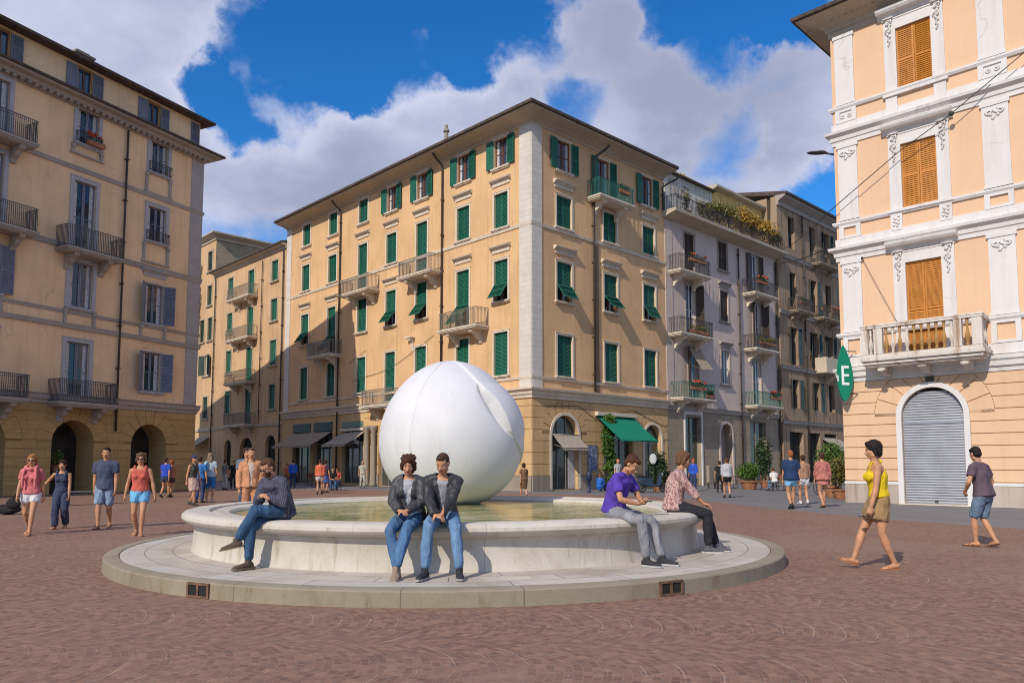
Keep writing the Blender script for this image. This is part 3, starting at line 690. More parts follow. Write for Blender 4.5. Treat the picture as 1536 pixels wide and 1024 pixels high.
# ground floors
shops_l = [(-25.9, -23.2, 0, 4.1, False), (-22.7, -20.1, 0, 4.1, False), (-18.8, -16.1, .12, 4.15, False), (-14.2, -12.0, 0, 3.4, False), (-10.4, -8.0, 0, 4.0, True), (-6.4, -4.2, 0, 4.0, True)]
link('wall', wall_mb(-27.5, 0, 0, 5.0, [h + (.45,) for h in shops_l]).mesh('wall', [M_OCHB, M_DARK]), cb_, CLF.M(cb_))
mb = MB(); rustic(mb, -16.05, 0, .85, 4.95, .62, [(a, b, c, d + .05) for a, b, c, d, e in shops_l if not e], [(-9.2, 2.8, 1.2, 2.0), (-5.3, 2.9, 1.1, 2.0)])
link('rusticated_stone', mb.mesh('rusticated_stone', M_OCHB), cb_, CLF.M(cb_))
shops_r = [(1.5, 3.7, .06, 4.14, True), (6.0, 8.7, .06, 4.05, False), (9.85, 11.65, .06, 3.9, True)]
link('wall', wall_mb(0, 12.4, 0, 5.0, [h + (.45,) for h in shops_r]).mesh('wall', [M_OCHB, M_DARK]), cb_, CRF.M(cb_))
mb = MB(); rustic(mb, 0, 12.4, .85, 4.95, .62, [(5.95, 8.75, 0, 4.3)], [(2.6, 3.04, 1.1, 1.88), (10.75, 3.0, .9, 1.65)])
link('rusticated_stone', mb.mesh('rusticated_stone', M_OCHB), cb_, CRF.M(cb_))
M_BASE = stucco('grey brown plinth stone', (.30, .25, .20), .5)
for F, a, b, hs in ((CLF, -27.5, 0, shops_l), (CRF, 0, 12.4, shops_r)):
    for p, q in cuts(a, b, [(h[0], h[1]) for h in hs]): mb = MB(); mb.box(p, q, -.07, .01, 0, .82); link('plinth_course', mb.mesh('plinth_course', M_BASE), cb_, F.M(cb_))
def archtrim(root, F, uc, zs, r, z0, t=.16, proud=.075, m=M_STONE, name='arch_trim'):
    mb = MB(); n = 20
    for k in range(n):
        a0, a1 = PI * k / n, PI * (k + 1) / n
        mb.prism([(uc - r * math.cos(a1), zs + r * math.sin(a1)), (uc - r * math.cos(a0), zs + r * math.sin(a0)), (uc - (r + t) * math.cos(a0), zs + (r + t) * math.sin(a0)), (uc - (r + t) * math.cos(a1), zs + (r + t) * math.sin(a1))], -proud, .05)
    mb.box(uc - r - t, uc - r, -proud, .05, z0, zs); mb.box(uc + r, uc + r + t, -proud, .05, z0, zs)
    return link(name, mb.mesh(name, m), root, F.M(root))
archtrim(cb_, CRF, 2.6, 3.04, 1.1, .1); archtrim(cb_, CRF, 10.75, 3.0, .9, .1); archtrim(cb_, CLF, -9.2, 2.8, 1.2, .0); archtrim(cb_, CLF, -5.3, 2.9, 1.1, .0)
# shop glazing
M_SHOPG = glassmat('shop glass', (.05, .055, .045)); M_FRAME = plain('grey metal frame', (.22, .21, .19), .5, .1, 5, .05)
def shopfront(root, F, a, b, z0, z1, mull, arched=False, fm=M_FRAME, y=.28, transom=2.7, gm=None):
    mb = MB(); d = .05; zt = z1 if not arched else z1
    mb.box(a, b, y + .03, y + .04, z0, z1, 1)
    for k in range(mull + 1):
        x = a + (b - a - d) * k / mull; mb.box(x, x + d, y - .03, y + .028, z0, z1)
    for z in (z0, transom, z1 - d): mb.box(a, b, y - .025, y + .027, z, z + d)
    return link('shopfront', mb.mesh('shopfront', [fm, gm or M_SHOPG]), root, F.M(root))
for a, b, c, d, e in shops_l: shopfront(cb_, CLF, a, b, c, d, 3)
for a, b, c, d, e in shops_r: shopfront(cb_, CRF, a, b, c, d, 3 if b - a > 2 else 2)
# pale curtain panels inside first arch
mb = MB(); mb.box(3.1, 3.66, .22, .25, .1, 2.9); link('door_curtain', mb.mesh('door_curtain', M_CURT), cb_, CRF.M(cb_))
# mouldings round the corner
pth = [CLF.w(-27.5), CLF.w(0), CRF.w(12.4)]
def moul(root, p, prof, name, m): return link(name, profile(p, prof, root).mesh(name, m), root)
moul(cb_, pth, [(0, 20.1), (.06, 20.1), (.09, 20.2), (.28, 20.27), (.42, 20.33), (.95, 20.42), (1.08, 20.44), (1.10, 20.53), (-.1, 20.53)], 'cornice', M_SOFFIT)
moul(cb_, pth, [(1.14, 20.50), (1.24, 20.52), (1.25, 20.66), (-6.5, 23.0), (-6.5, 22.8), (-.1, 20.535)], 'roof', M_ROOF)
moul(cb_, pth, [(-.01, 14.42), (.055, 14.42), (.08, 14.60), (-.01, 14.62)], 'string_course', M_STONE)
moul(cb_, pth, [(-.01, 6.02), (.06, 6.02), (.09, 6.16), (-.01, 6.18)], 'string_course', M_STONE)
moul(cb_, pth, [(-.01, 4.98), (.08, 4.98), (.10, 5.12), (.17, 5.18), (.20, 5.32), (.34, 5.42), (.36, 5.52), (-.01, 5.56)], 'band_cornice', M_STONE)
moul(cb_, [CLF.w(-27.5), CLF.w(0), CRF.w(12.4)], [(-.5, 0), (-.5, 20.4), (-9, 20.4), (-9, 0)], 'core_wall', M_OCHB)
for F, a, b in ((CLF, -.9, .0), (CRF, .0, .78), (CLF, -27.5, -26.75)):
    mb = MB(); mb.box(a, b, -.045 if F is CLF else -.0452, .005, 5.56, 20.1); link('corner_quoin', mb.mesh('corner_quoin', M_QUO), cb_, F.M(cb_))
mb = MB(); mb.box(-.045, 0, -.045, 0, 5.56, 20.1)
pipe(cb_, CLF, -7.6, 5.6, 19.6, hook=(-.0, .9)); pipe(cb_, CLF, -19.35, .3, 19.6, hook=(.0, .9)); pipe(cb_, CRF, 5.11, 5.6, 19.4, r=.07, hook=(.5, 1.0)); pipe(cb_, CRF, 12.15, 18.0, 19.5, hook=(.8, 1.0))
mb = MB(); mb.box(5.3, 5.62, -.03, .01, 5.6, 14.3); link('recess_shade_strip', mb.mesh('recess_shade_strip', stucco('painted recess shade', (.28, .18, .10), .4)), cb_, CRF.M(cb_))  # shade of the recess beside the pipe, painted as a dark strip
for i, (u, z, w) in enumerate([(-16.1, 13.2, 3.3), (-9.3, 13.2, 3.3), (-20.7, 9.28, 3.2), (-5.1, 9.28, 3.3), (-13.3, 5.28, 3.3)]): balcony(cb_, CLF, u, z, w, iron=M_IRONL, sp=.10)
M_IRON2 = plain('green verdigris railing', (.02, .13, .10), .6, .3, 20, .1, 60)
balcony(cb_, CRF, 6.3, 17.05, 3.2, iron=M_IRON2, sp=.10)
mb = MB(); mb.lathe([(.22, 21.3), (.20, 23.4), (.16, 23.6), (.12, 24.0), (.22, 24.05), (.20, 24.2), (.10, 24.3), (.13, 24.45), (.05, 24.6)], (0, 0, 0), 10)
link('chimney', mb.mesh('chimney', M_BASE), cb_, CLF.M(cb_, -11.1, 0, 3))
# awnings
M_AWG = cloth('green awning', (.008, .20, .12), .06); M_AWB = cloth('beige awning', (.36, .31, .25), .12); M_AWD = cloth('faded awning', (.33, .26, .19), .15)
def awning(root, F, u, z, w, out, drop, m, **k):
    a = link('awning', awning_mb(w, out, drop, **k).mesh('awning', m, True), root, F.M(root, u, z, -.08)); return a
awning(cb_, CRF, 7.05, 4.22, 3.5, 1.75, 1.42, M_AWG, val=.06)
mb = MB(); mb.box(-1.85, 1.85, -.28, -.02, 0, .22); link('awning_box', mb.mesh('awning_box', M_STONE), cb_, CRF.M(cb_, 7.0, 4.25))
awning(cb_, CRF, 2.6, 3.05, 2.1, .75, .72, M_AWB, val=.12)
awning(cb_, CLF, -17.4, 3.6, 3.0, 1.5, .85, M_AWB, val=.12)
awning(cb_, CLF, -23.0, 3.75, 5.6, 1.7, 1.0, M_AWD, val=.10)
mb = MB()
for a, b in ((-25.8, -23.2), (-22.7, -20.1)): mb.box(a, b, -.05, .1, 3.85, 4.5)
link('fascia_panel', mb.mesh('fascia_panel', plain('dark green fascia', (.02, .05, .045), .5)), cb_, CLF.M(cb_))
mb = MB(); mb.box(-18.9, -16.0, -.12, .1, 3.75, 3.95); mb.box(-18.8, -16.1, -.03, .1, 4.0, 4.4, 1); link('fascia_panel', mb.mesh('fascia_panel', [M_STONE, plain('pale green fascia', (.12, .2, .16), .5)]), cb_, CLF.M(cb_))
# stone columns flanking shop by the egg
for u in (-15.3, -14.5, -11.6): mb = MB(); mb.lathe([(.26, 0), (.26, .15), (.19, .25), (.17, 2.9), (.17, 3.6), (.27, 3.8), (.27, 4.0)], (0, 0, 0), 14); link('column', mb.mesh('column', M_BASE, True), cb_, CLF.M(cb_, u, 0, -.25))
# a loose stone bracket and the cables across the wall
mb = MB(); mb.prismx([(0, 8.6), (0, 9.4), (-.35, 9.4), (-.3, 9.25), (-.12, 9.2)], -10.75, -10.5); mb.box(-11.0, -10.35, -.4, 0, 9.4, 9.48); link('wall_bracket', mb.mesh('wall_bracket', M_STONE), cb_, CLF.M(cb_))
for F, pts in ((CLF, [(-17.5, 7.2), (-16.5, 7.35), (-14.5, 7.5), (-12.8, 7.75), (-10.6, 8.5), (-9.5, 8.9), (-8.4, 9.35)]), (CLF, [(-18, 8.5), (-15.9, 9.2)]), (CRF, [(1.0, 4.6), (3.8, 4.7), (5.0, 4.1), (8.8, 4.7), (12.2, 3.8)])):
    mb = MB(); mb.tube([(u, -.06, z) for u, z in pts], .014, 5); link('wall_cable', mb.mesh('wall_cable', M_IRON), cb_, F.M(cb_))

# poster and shop signs on the right-hand facade
pf = thing('poster_frame', 'framed blue and grey poster on the ochre wall beside the arched shop door', 'poster', (*CRF.w(4.85, .05), 1.0), CRF.a)
mb = MB(); mb.box(-.42, .42, -.03, 0, 0, 1.55); link('frame', mb.mesh('frame', M_FRAME), pf)
mpo, ntp, bsp = newmat('poster print'); vo = N(ntp, 'ShaderNodeTexVoronoi'); vo.inputs['Scale'].default_value = 5; ntp.links.new(texv(ntp, (1, 1, .6)), vo.inputs['Vector'])
ntp.links.new(ramp(ntp, nz_(ntp, texv(ntp), 6, 4, .6, 1.), [(.35, (.03, .05, .13)), (.5, (.12, .17, .32)), (.62, (.45, .45, .5)), (.7, (.05, .06, .12))]), bsp.inputs['Base Color'])
mb = MB(); mb.box(-.35, .35, -.036, -.031, .08, 1.47); link('print', mb.mesh('print', mpo), pf)

# ------------------------------------------------------------------ far left street buildings (same street line)
M_PEACH = stucco('peach stucco', (.56, .37, .21), .5)
fb = thing('apartment_building', 'low peach apartment house with small balconies left of the ochre corner building', 'building', (*CLF.w(-34), 0))
wl = []
for z0, z1, sty in ((16.4, 18.1, 'closed'), (13.1, 14.9, 'closed'), (9.45, 11.5, 'closed'), (5.9, 7.9, 'closed')):
    wl.append((-37.9, z0, z1, 1.05, sty, 0, True, {'sm': M_GREEN2})); wl.append((-29.5, z0, z1, 1.1, sty, 0, True, {'sm': M_GREEN2}))
for z0, z1 in ((15.75, 18.1), (12.2, 14.9), (8.45, 11.4), (4.85, 7.9)): wl.append((-33.8, z0, z1, 1.15, 'closed', 0, False, {'sm': M_GREEN2}))
H = do_windows(fb, CLF, wl, trim=M_SOFFIT, sur=.10)
H += [(-38.3, -36.9, 0, 3.6, True), (-35.2, -32.7, 0, 3.7, True), (-30.5, -28.7, 0, 3.8, True)]
link('wall', wall_mb(-41.4, -27.5, 0, 19.2, H, .3).mesh('wall', [M_PEACH, M_DARK]), fb, CLF.M(fb))
p2 = [CLF.w(-41.4), CLF.w(-27.55)]
moul(fb, p2, [(0, 18.75), (.1, 18.75), (.15, 18.95), (.5, 19.05), (.52, 19.15), (-.1, 19.15)], 'cornice', M_SOFFIT)
moul(fb, p2, [(.52, 19.10), (.62, 19.12), (.62, 19.24), (-5, 20.9), (-5, 20.7), (-.1, 19.16)], 'roof', M_ROOF)
moul(fb, p2, [(-.01, 4.55), (.08, 4.55), (.12, 4.75), (-.01, 4.78)], 'string_course', M_SOFFIT)
moul(fb, [CLF.w(-41.3), CLF.w(-27.6)], [(-.4, 0), (-.4, 19.1), (-8.9, 19.1), (-8.9, 0)], 'core_wall', M_PEACH)
for z, u, w in ((15.72, -34.6, 4.2), (12.15, -34.6, 4.4), (8.42, -34.6, 4.2), (4.8, -34.6, 4.2)): balcony(fb, CLF, u, z, w, .85, .95, iron=M_IRONL)
pipe(fb, CLF, -27.9, .5, 18.7); pipe(fb, CLF, -31.6, 4.8, 18.5, r=.04); pipe(fb, CLF, -41.0, .5, 18.6)
mb = MB(); mb.box(-28.9, -28.4, 2.2, 2.7, 20.0, 21.2); mb.lathe([(.12, 21.2), (.12, 21.7)], (-28.65, 2.45, 0), 8); mb.box(-30.6, -30.2, 2.2, 2.6, 19.8, 20.8); link('chimney', mb.mesh('chimney', M_BASE), fb, CLF.M(fb))
tb_ = thing('apartment_building', 'tall narrow house with bare rubble side wall at the far left street end', 'building', (*CLF.w(-43), 0))
wl = [(-42.6, 19.6, 21.5, 1.05, 'closed', 0, True, {}), (-42.5, 16.3, 18.2, 1.0, 'closed', 0, True, {}), (-42.2, 12.95, 15.1, 1.0, 'closed', 0, True, {}), (-44.0, 12.95, 15.1, 1.0, 'closed', 0, True, {}), (-42.6, 9.7, 11.6, 1.1, 'ajar', 0, True, {}), (-42.7, 5.7, 7.7, 1.1, 'closed', 0, True, {})]
H = do_windows(tb_, CLF, wl, trim=M_SOFFIT, sur=.10, sm=slatmat('dark green shutter paint', (.03, .06, .045)))
link('wall', wall_mb(-50, -41.4, 0, 23.0, H).mesh('wall', [M_PEACH, M_DARK]), tb_, CLF.M(tb_))
M_RUB = masonry('rubble stone wall', (.36, .30, .20), .35, .2, .8, dark=.6, var=.3)
mb = MB(); mb.add([(-41.4, 0, 0), (-41.4, 9, 0), (-41.4, 9, 22.6), (-41.4, 0, 23.0)], [(0, 1, 2, 3)]); link('side_wall', mb.mesh('side_wall', M_RUB), tb_, CLF.M(tb_))
moul(tb_, [CLF.w(-50), CLF.w(-41.4), CLF.w(-41.4, -9)], [(0, 22.4), (.1, 22.4), (.12, 22.6), (.55, 22.85), (.62, 22.9), (.62, 23.02), (-3, 23.6), (-3, 23.0), (-.1, 23.0)], 'cornice', M_SOFFIT)
moul(tb_, [CLF.w(-50), CLF.w(-41.7)], [(-.5, 0), (-.5, 22.9), (-9, 22.9), (-9, 0)], 'core_wall', M_RUB)
moul(tb_, [CLF.w(-50), CLF.w(-41.4)], [(-.01, 4.5), (.1, 4.5), (.12, 4.8), (-.01, 4.8)], 'string_course', M_SOFFIT)
awning(tb_, CLF, -43.6, 3.9, 4.0, 1.5, .9, M_AWD)
def aerial(loc, h, label, kind):
    a = thing('tv_aerial', label, 'aerial', loc)
    mb = MB(); mb.tube([(0, 0, 0), (0, 0, h)], .03, 5); link('mast', mb.mesh('mast', M_IRON), a)
    mb = MB(); mb.tube([(-.8, 0, h - .3), (.8, .1, h - .25)], .02, 5)
    for k in range(6): x = -.7 + k * .28; mb.tube([(x, -.25, h - .29), (x, .25, h - .27)], .012, 4)
    if kind: mb.tube([(-.6, 0, h - .9), (1.2, 0, h - .9)], .02, 5); mb.tube([(0, 0, h - .6), (-1.5, 0, h + .2)], .015, 5)
    link('antenna', mb.mesh('antenna', M_IRON), a)
aerial((*CLF.w(-31.5, -5.5), 20.9), 3.4, 'tall tv aerial beside the bare rubble gable', True)
aerial((*CRF.w(21.5, -6), 22), 2.6, 'thin rod aerial above the yellow penthouse terrace', False)
aerial((*CRF.w(34.5, -3), 22.8), 1.6, 'small tv aerial nearest the middle of the brown house roof', False)
aerial((*CRF.w(37.2, -3), 22.7), 1.5, 'small tv aerial at the right end of the brown house roof', True)

# ------------------------------------------------------------------ left building
LS = stucco('cream stucco', (.80, .55, .325), .28); M_LBASE = masonry('ochre rusticated masonry', (.46, .30, .13), .95, .36, .55, dark=.6, var=.10); M_LTRIM = stucco('grey brown trim', (.38, .33, .29), .3)
M_LFR = plain('grey window surround', (.40, .385, .40), .8, .08, 3, .1); M_LQ = masonry('grey quoin stone', (.42, .38, .37), 3, .26, .2, dark=.75, var=.04)
lb = thing('apartment_building', 'cream apartment block in shade at left with grey shutters and an arcade', 'building', (*LBF.w(0), 0))
L1, L2, L3, L0 = -11.75, -7.25, -3.05, -16.1
gl = dict(sm=M_GREY, trim=M_LFR, sash=slatmat('grey blue sash paint', (.20, .22, .28)), sur=.2)
wl = []
for u in (L0, L1): wl.append((u, 16.05, 18.75, 1.3, 'glazed', 0, False, {}))
for u in (L2, L3): wl.append((u, 17.25, 19.0, 1.15, 'glazed', 0, True, {}))
for u in (L0, L1, L2): wl.append((u, 11.75, 15.35, 1.15, 'glazed', 0, False, {}))
wl.append((L3, 13.45, 15.35, 1.15, 'glazed', 0, True, {}))
for u in (L0, L1): wl.append((u, 9.0, 11.2, 1.2, 'open', 0, True, {'sur': .05}))
wl.append((L2, 9.05, 11.3, 1.2, 'glazed', 0, True, {})); wl.append((L3, 8.95, 11.1, 1.15, 'ajar', .35, True, {'sur': .05, 'curtain': .5}))
for u in (L0, L1, L2): wl.append((u, 4.5, 7.35, 1.2, 'glazed', 0, False, {}))
wl.append((L3, 5.3, 7.4, 1.15, 'ajar', 0, True, {'sur': .05, 'curtain': .5}))
H = do_windows(lb, LBF, wl, **gl)
link('wall', wall_mb(-26, 0, 4.6, 19.3, H).mesh('wall', [LS, M_DARK]), lb, LBF.M(lb))
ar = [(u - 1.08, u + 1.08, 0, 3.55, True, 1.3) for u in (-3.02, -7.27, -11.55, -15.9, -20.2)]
link('arcade_wall', wall_mb(-26, 0, 0, 4.6, ar, 1.3).mesh('arcade_wall', [M_LBASE, plain('painted arcade shade', (.03, .024, .018), .9, .5, 1, 0)]), lb, LBF.M(lb))  # flat dark back stands in for the shade of the passage
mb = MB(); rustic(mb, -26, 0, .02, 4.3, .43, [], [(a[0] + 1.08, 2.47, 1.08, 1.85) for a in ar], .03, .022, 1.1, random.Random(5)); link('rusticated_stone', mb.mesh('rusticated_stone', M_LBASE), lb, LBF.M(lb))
lp = [LBF.w(-26), LBF.w(0), LBF.w(0, -25)]  # unseen depth of the block stretched so its shadow covers the far street houses
moul(lb, lp, [(0, 18.95), (.08, 18.95), (.10, 19.08), (.35, 19.12), (.40, 19.26), (.70, 19.30), (.74, 19.40), (-.3, 19.40)], 'cornice', M_LTRIM)
moul(lb, lp, [(.76, 19.38), (.84, 19.40), (.85, 19.50), (-.3, 19.62), (-.3, 19.41)], 'lower_roof', M_ROOF)
mb = MB(); u = -25.8
while u < -.05: mb.box(u, u + .16, -.34, 0, 19.0, 19.11); u += .34
link('dentils', mb.mesh('dentils', M_LTRIM), lb, LBF.M(lb))
moul(lb, lp, [(.18, 21.30), (.42, 21.34), (.44, 21.46), (-6.5, 23.2), (-12.5, 23.2), (-12.5, 22.8), (-.3, 21.34)], 'roof', M_ROOF)
for z, h, o in ((15.82, .20, .05), (11.82, .26, .06), (8.68, .16, .04), (7.98, .22, .09)): moul(lb, lp, [(-.01, z), (o, z), (o + .03, z + h * .7), (o + .05, z + h), (-.01, z + h + .01)], 'string_course', M_LTRIM)
moul(lb, lp, [(-.01, 4.28), (.07, 4.28), (.09, 4.42), (.16, 4.5), (.18, 4.68), (.24, 4.74), (-.01, 4.78)], 'band_cornice', M_LTRIM)
aw = [(-7.42, .66), (-3.37, .66), (-11.5, .66), (-15.7, .66)]
link('attic_wall', wall_mb(-26, -.2, 19.45, 21.36, [(u - .36, u + .36, 19.98, 21.14, False) for u, w in aw], .2).mesh('attic_wall', [LS, M_DARK]), lb, LBF.M(lb, 0, 0, .18))
for u, w in aw:
    w_ = link('window', cached(('window', 'attic'), surround_mb(.72, 1.16, .06, .03), plain('ochre window trim', (.35, .22, .08), .7)), lb, LBF.M(lb, u, 19.98, .18))
    link('pane', cached(('pane', 'attic'), pane_mb(.7, 1.14, 0, .04), [M_WOOD, glassmat('blue reflecting glass', (.01, .06, .13)), M_CURT]), w_, Matrix.Translation((0, .1, .01)))
    for s in (-1, 1):
        link('shutter', cached(('shutter', 'attic'), leaf_mb(.56, 1.2), M_GREY), w_, Matrix.Translation((s * .42, -.05, -.02)) @ Matrix.Rotation(0 if s > 0 else PI, 4, 'Z'))
link('shutter', cached(('shutter', 'attic'), leaf_mb(.56, 1.2), M_GREY), lb, LBF.M(lb, -.86, 20.0, .13))
mb = MB(); mb.add([(-.2, 0.18, 19.45), (-.2, 25, 19.45), (-.2, 25, 21.36), (-.2, .18, 21.36)], [(0, 1, 2, 3)]); mb.add([(0, 0, 0), (0, 25, 0), (0, 25, 19.3), (0, 0, 19.3)], [(0, 1, 2, 3)]); mb.box(-26, -.3, 1.6, 24.9, 0, 21.3)
link('end_wall', mb.mesh('end_wall', LS), lb, LBF.M(lb))
mb = MB(); mb.box(-.85, 0.0, -.035, .004, 4.80, 18.93); link('corner_quoin', mb.mesh('corner_quoin', M_LQ), lb, LBF.M(lb))
for u, z, w in ((L1, 16.0, 2.9), (L0, 16.0, 2.9), (L1 + .2, 11.95, 2.9), (L0, 11.95, 2.9), (L2 + .1, 11.75, 2.9), (L2 + .1, 4.36, 2.95), (L1 + .2, 4.36, 2.9)): balcony(lb, LBF, u, z, w, .9, 1.05, iron=plain('grey iron', (.09, .09, .095), .6, .3, 20, .1, 60), slab=M_LTRIM, sp=.09)
def apron(root, F, u, z, w, h, m):
    mb = MB()
    for s in (-1, 1): mb.box(u + s * w / 2 - .07, u + s * w / 2 + .07, -.09, .01, z - h, z - .1); mb.box(u + s * w / 2 - .10, u + s * w / 2 + .10, -.13, .01, z - .25, z - .1)
    mb.box(u - w / 2 - .15, u + w / 2 + .15, -.10, .01, z - h - .08, z - h); link('sill_apron', mb.mesh('sill_apron', m), root, F.M(root))
for u, z, h in ((L2, 17.2, .5), (L3, 17.2, 1.1), (L3, 13.4, 1.1), (L2, 9.0, .95), (L3, 8.9, .75), (L1, 9.0, .9)): apron(lb, LBF, u, z, 1.5, h, M_LTRIM)
pipe(lb, LBF, -5.09, 3.1, 18.9, r=.055); 
for u, z in ((L2, 17.25), (L3, 17.25), (L3, 13.45)):   # little window guards
    link('window_guard', cached(('window_guard',), rail_mb(1.3, .22, .5, .09, .008), M_IRON), lb, LBF.M(lb, u, z, -.05))
mb = MB(); mb.box(-.45, .45, 0, .6, 21.6, 22.35); mb.box(-.55, .55, -.1, .7, 22.35, 22.45); mb.box(-.35, .35, .1, .5, 22.45, 22.6); mb.box(1.1, 1.5, 0, .4, 21.6, 22.0); mb.lathe([(.16, 22.0), (.12, 22.2), (.18, 22.25)], (1.3, .2, 0), 8)
link('chimney', mb.mesh('chimney', M_BASE), lb, LBF.M(lb, -7.0, -.08, .9))

# ------------------------------------------------------------------ lavender building and the brown one behind it
M_LAV = masonry('lavender grey stucco', (.60, .485, .425), 3.2, .5, .75, dark=.85, var=.04); M_LAVB = masonry('brown grey stone blocks', (.34, .27, .20), 1.3, .5, .4, dark=.5, var=.12)
lv = thing('apartment_building', 'lavender grey house with flowered balconies and a planted roof terrace', 'building', (*CRF.w(20), 0))
bs_ = dict(sm=M_BROWNSH, trim=M_LTRIM, sur=.09)
wl = [(15.3, 14.2, 17.1, 1.25, 'closed', 0, False, {}), (15.3, 10.05, 13.6, 1.15, 'ajar', 0, False, {'side': 'right'}), (15.5, 5.85, 9.3, 1.2, 'ajar', 0, False, {'side': 'left'}),
      (19.6, 15.3, 17.4, 1.25, 'closed', 0, True, {}), (19.65, 11.6, 13.8, 1.1, 'closed', .15, True, {}), (19.65, 7.1, 9.45, 1.1, 'glazed', .15, True, {}),
      (24.1, 14.2, 17.3, 1.2, 'open', 0, False, {}), (24.3, 10.05, 13.6, 1.2, 'ajar', 0, False, {}), (24.1, 5.85, 9.3, 1.2, 'glazed', 0, False, {})]
H = do_windows(lv, CRF, wl, **bs_)
link('wall', wall_mb(12.4, 27.5, 5.0, 17.9, H).mesh('wall', [M_LAV, M_DARK]), lv, CRF.M(lv))
sh_ = [(14.4, 16.3, .05, 4.6, False, .4), (18.75, 20.3, .05, 4.3, True, .5), (22.9, 25.3, .05, 4.6, False, .5)]
link('wall', wall_mb(12.4, 27.5, 0, 5.0, sh_).mesh('wall', [M_LAVB, M_DARK]), lv, CRF.M(lv))
for s in (0, 2): shopfront(lv, CRF, sh_[s][0], sh_[s][1], .05, 4.6, 2, fm=M_BASE, transom=3.3)
mb = MB()
for u in (14.25, 16.3): mb.box(u, u + .15, -.07, .02, 0, 4.75)
mb.box(14.25, 16.45, -.09, .02, 4.75, 4.95); link('door_frame', mb.mesh('door_frame', M_WHITE), lv, CRF.M(lv))
archtrim(lv, CRF, 19.525, 3.525, .775, .05, .18, m=M_LAV)
p3 = [CRF.w(12.41), CRF.w(27.5)]
moul(lv, p3, [(0, 4.95), (.10, 4.95), (.14, 5.15), (.22, 5.25), (-.01, 5.3)], 'band_cornice', M_LTRIM)
moul(lv, [CRF.w(12.2), CRF.w(27.6)], [(0, 17.55), (.25, 17.6), (.75, 17.75), (1.05, 17.8), (1.08, 18.0), (-3, 18.0), (-3, 17.8), (-.01, 17.8)], 'terrace_slab', M_SOFFIT)
moul(lv, p3, [(-.5, 0), (-.5, 17.7), (-9, 17.7), (-9, 0)], 'core_wall', M_LAV)
link('terrace_railing', rail_mb(14.6, .9, 1.0, .16, .012)().mesh('terrace_railing', M_IRON), lv, CRF.M(lv, 19.8, 18.0))
M_YEL = stucco('yellow stucco', (.60, .42, .16), .5); M_GWH = stucco('stained white render', (.55, .52, .46), .7)
mb = wall_mb(12.3, 20.0, 18.0, 21.55, [(13.0, 14.0, 18.02, 20.6, False)]); link('penthouse_wall', mb.mesh('penthouse_wall', [M_GWH, M_DARK]), lv, CRF.M(lv, 0, 0, 1.0))
mb = wall_mb(20.0, 27.5, 18.0, 21.7, []); link('penthouse_wall', mb.mesh('penthouse_wall', [M_YEL, M_DARK]), lv, CRF.M(lv, 0, 0, 1.0))
moul(lv, [CRF.w(12.3, -1.0), CRF.w(20.2, -1.0)], [(-.02, 21.45), (.25, 21.45), (.27, 21.56), (-5, 22.6), (-5, 22.4)], 'roof', M_ROOF)
moul(lv, [CRF.w(20.1, -1.0), CRF.w(27.8, -1.0)], [(-.02, 21.7), (.4, 21.85), (.42, 22.0), (-5, 22.6), (-5, 22.0)], 'roof', M_SOFFIT)
mb = MB()
for st in ([(0, 0), (0, 1.1), (.5, 1.15), (.5, .1)], [(.85, 1.0), (.85, 0), (1.3, .05), (1.3, .8)], [(1.75, .7), (1.4, .65), (1.7, .3), (1.4, .05)], [(1.6, .95), (2.4, .9), (2.0, .9), (2.05, .1)], [(3.2, .5), (3.5, .1), (3.9, .5)], [(4.6, .3), (5.2, .5), (4.8, .1)]):
    mb.tube([(14.6 + a * 1.0, -.012, 20.0 + b * .95) for a, b in st], .045, 4)
link('painted_scrawl', mb.mesh('painted_scrawl', plain('faded dark paint', (.22, .19, .15), .9)), lv, CRF.M(lv, 0, 0, 1.0))
mb = MB(); mb.box(19.6, 21.0, 3.5, 4.5, 21.8, 23.3); mb.box(19.5, 21.1, 3.4, 4.6, 23.3, 23.42); mb.box(19.9, 20.3, 3.7, 4.1, 23.42, 23.7); mb.box(20.4, 20.7, 3.7, 4.1, 23.42, 23.75); link('chimney', mb.mesh('chimney', M_YEL), lv, CRF.M(lv))
for u, z, w in ((14.55, 14.1, 3.6), (14.6, 9.95, 3.8), (14.7, 5.75, 3.8), (24.1, 14.1, 3.5), (24.1, 9.95, 3.5), (24.2, 5.75, 3.8)): balcony(lv, CRF, u, z, w, .95, 1.0, iron=M_IRON2 if z < 6 else M_IRON)
pipe(lv, CRF, 21.6, .4, 17.3, r=.06); pipe(lv, CRF, 27.3, .4, 17.3, r=.07)
mb = MB(); mb.box(12.42, 13.2, -.04, .0, 5.3, 17.5); link('corner_pilaster', mb.mesh('corner_pilaster', M_WHITE if 0 else M_LAV), lv, CRF.M(lv))
# half-lowered fabric blind on first floor door
awning(lv, CRF, 15.6, 9.2, 1.4, 1.0, 1.5, M_AWD, val=.02)
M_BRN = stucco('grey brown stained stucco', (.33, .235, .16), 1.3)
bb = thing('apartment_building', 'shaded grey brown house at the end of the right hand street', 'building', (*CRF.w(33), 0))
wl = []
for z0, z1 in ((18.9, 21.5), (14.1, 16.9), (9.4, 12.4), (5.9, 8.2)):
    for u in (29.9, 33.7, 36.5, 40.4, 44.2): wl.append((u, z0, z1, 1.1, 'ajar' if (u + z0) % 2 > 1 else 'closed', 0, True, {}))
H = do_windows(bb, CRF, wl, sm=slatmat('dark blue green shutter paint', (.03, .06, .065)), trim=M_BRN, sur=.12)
H += [(28.6, 30.9, 0, 4.0, False), (31.7, 34.0, 0, 4.0, False), (34.8, 37.2, 0, 4.0, False), (39, 41, 0, 4, False)]
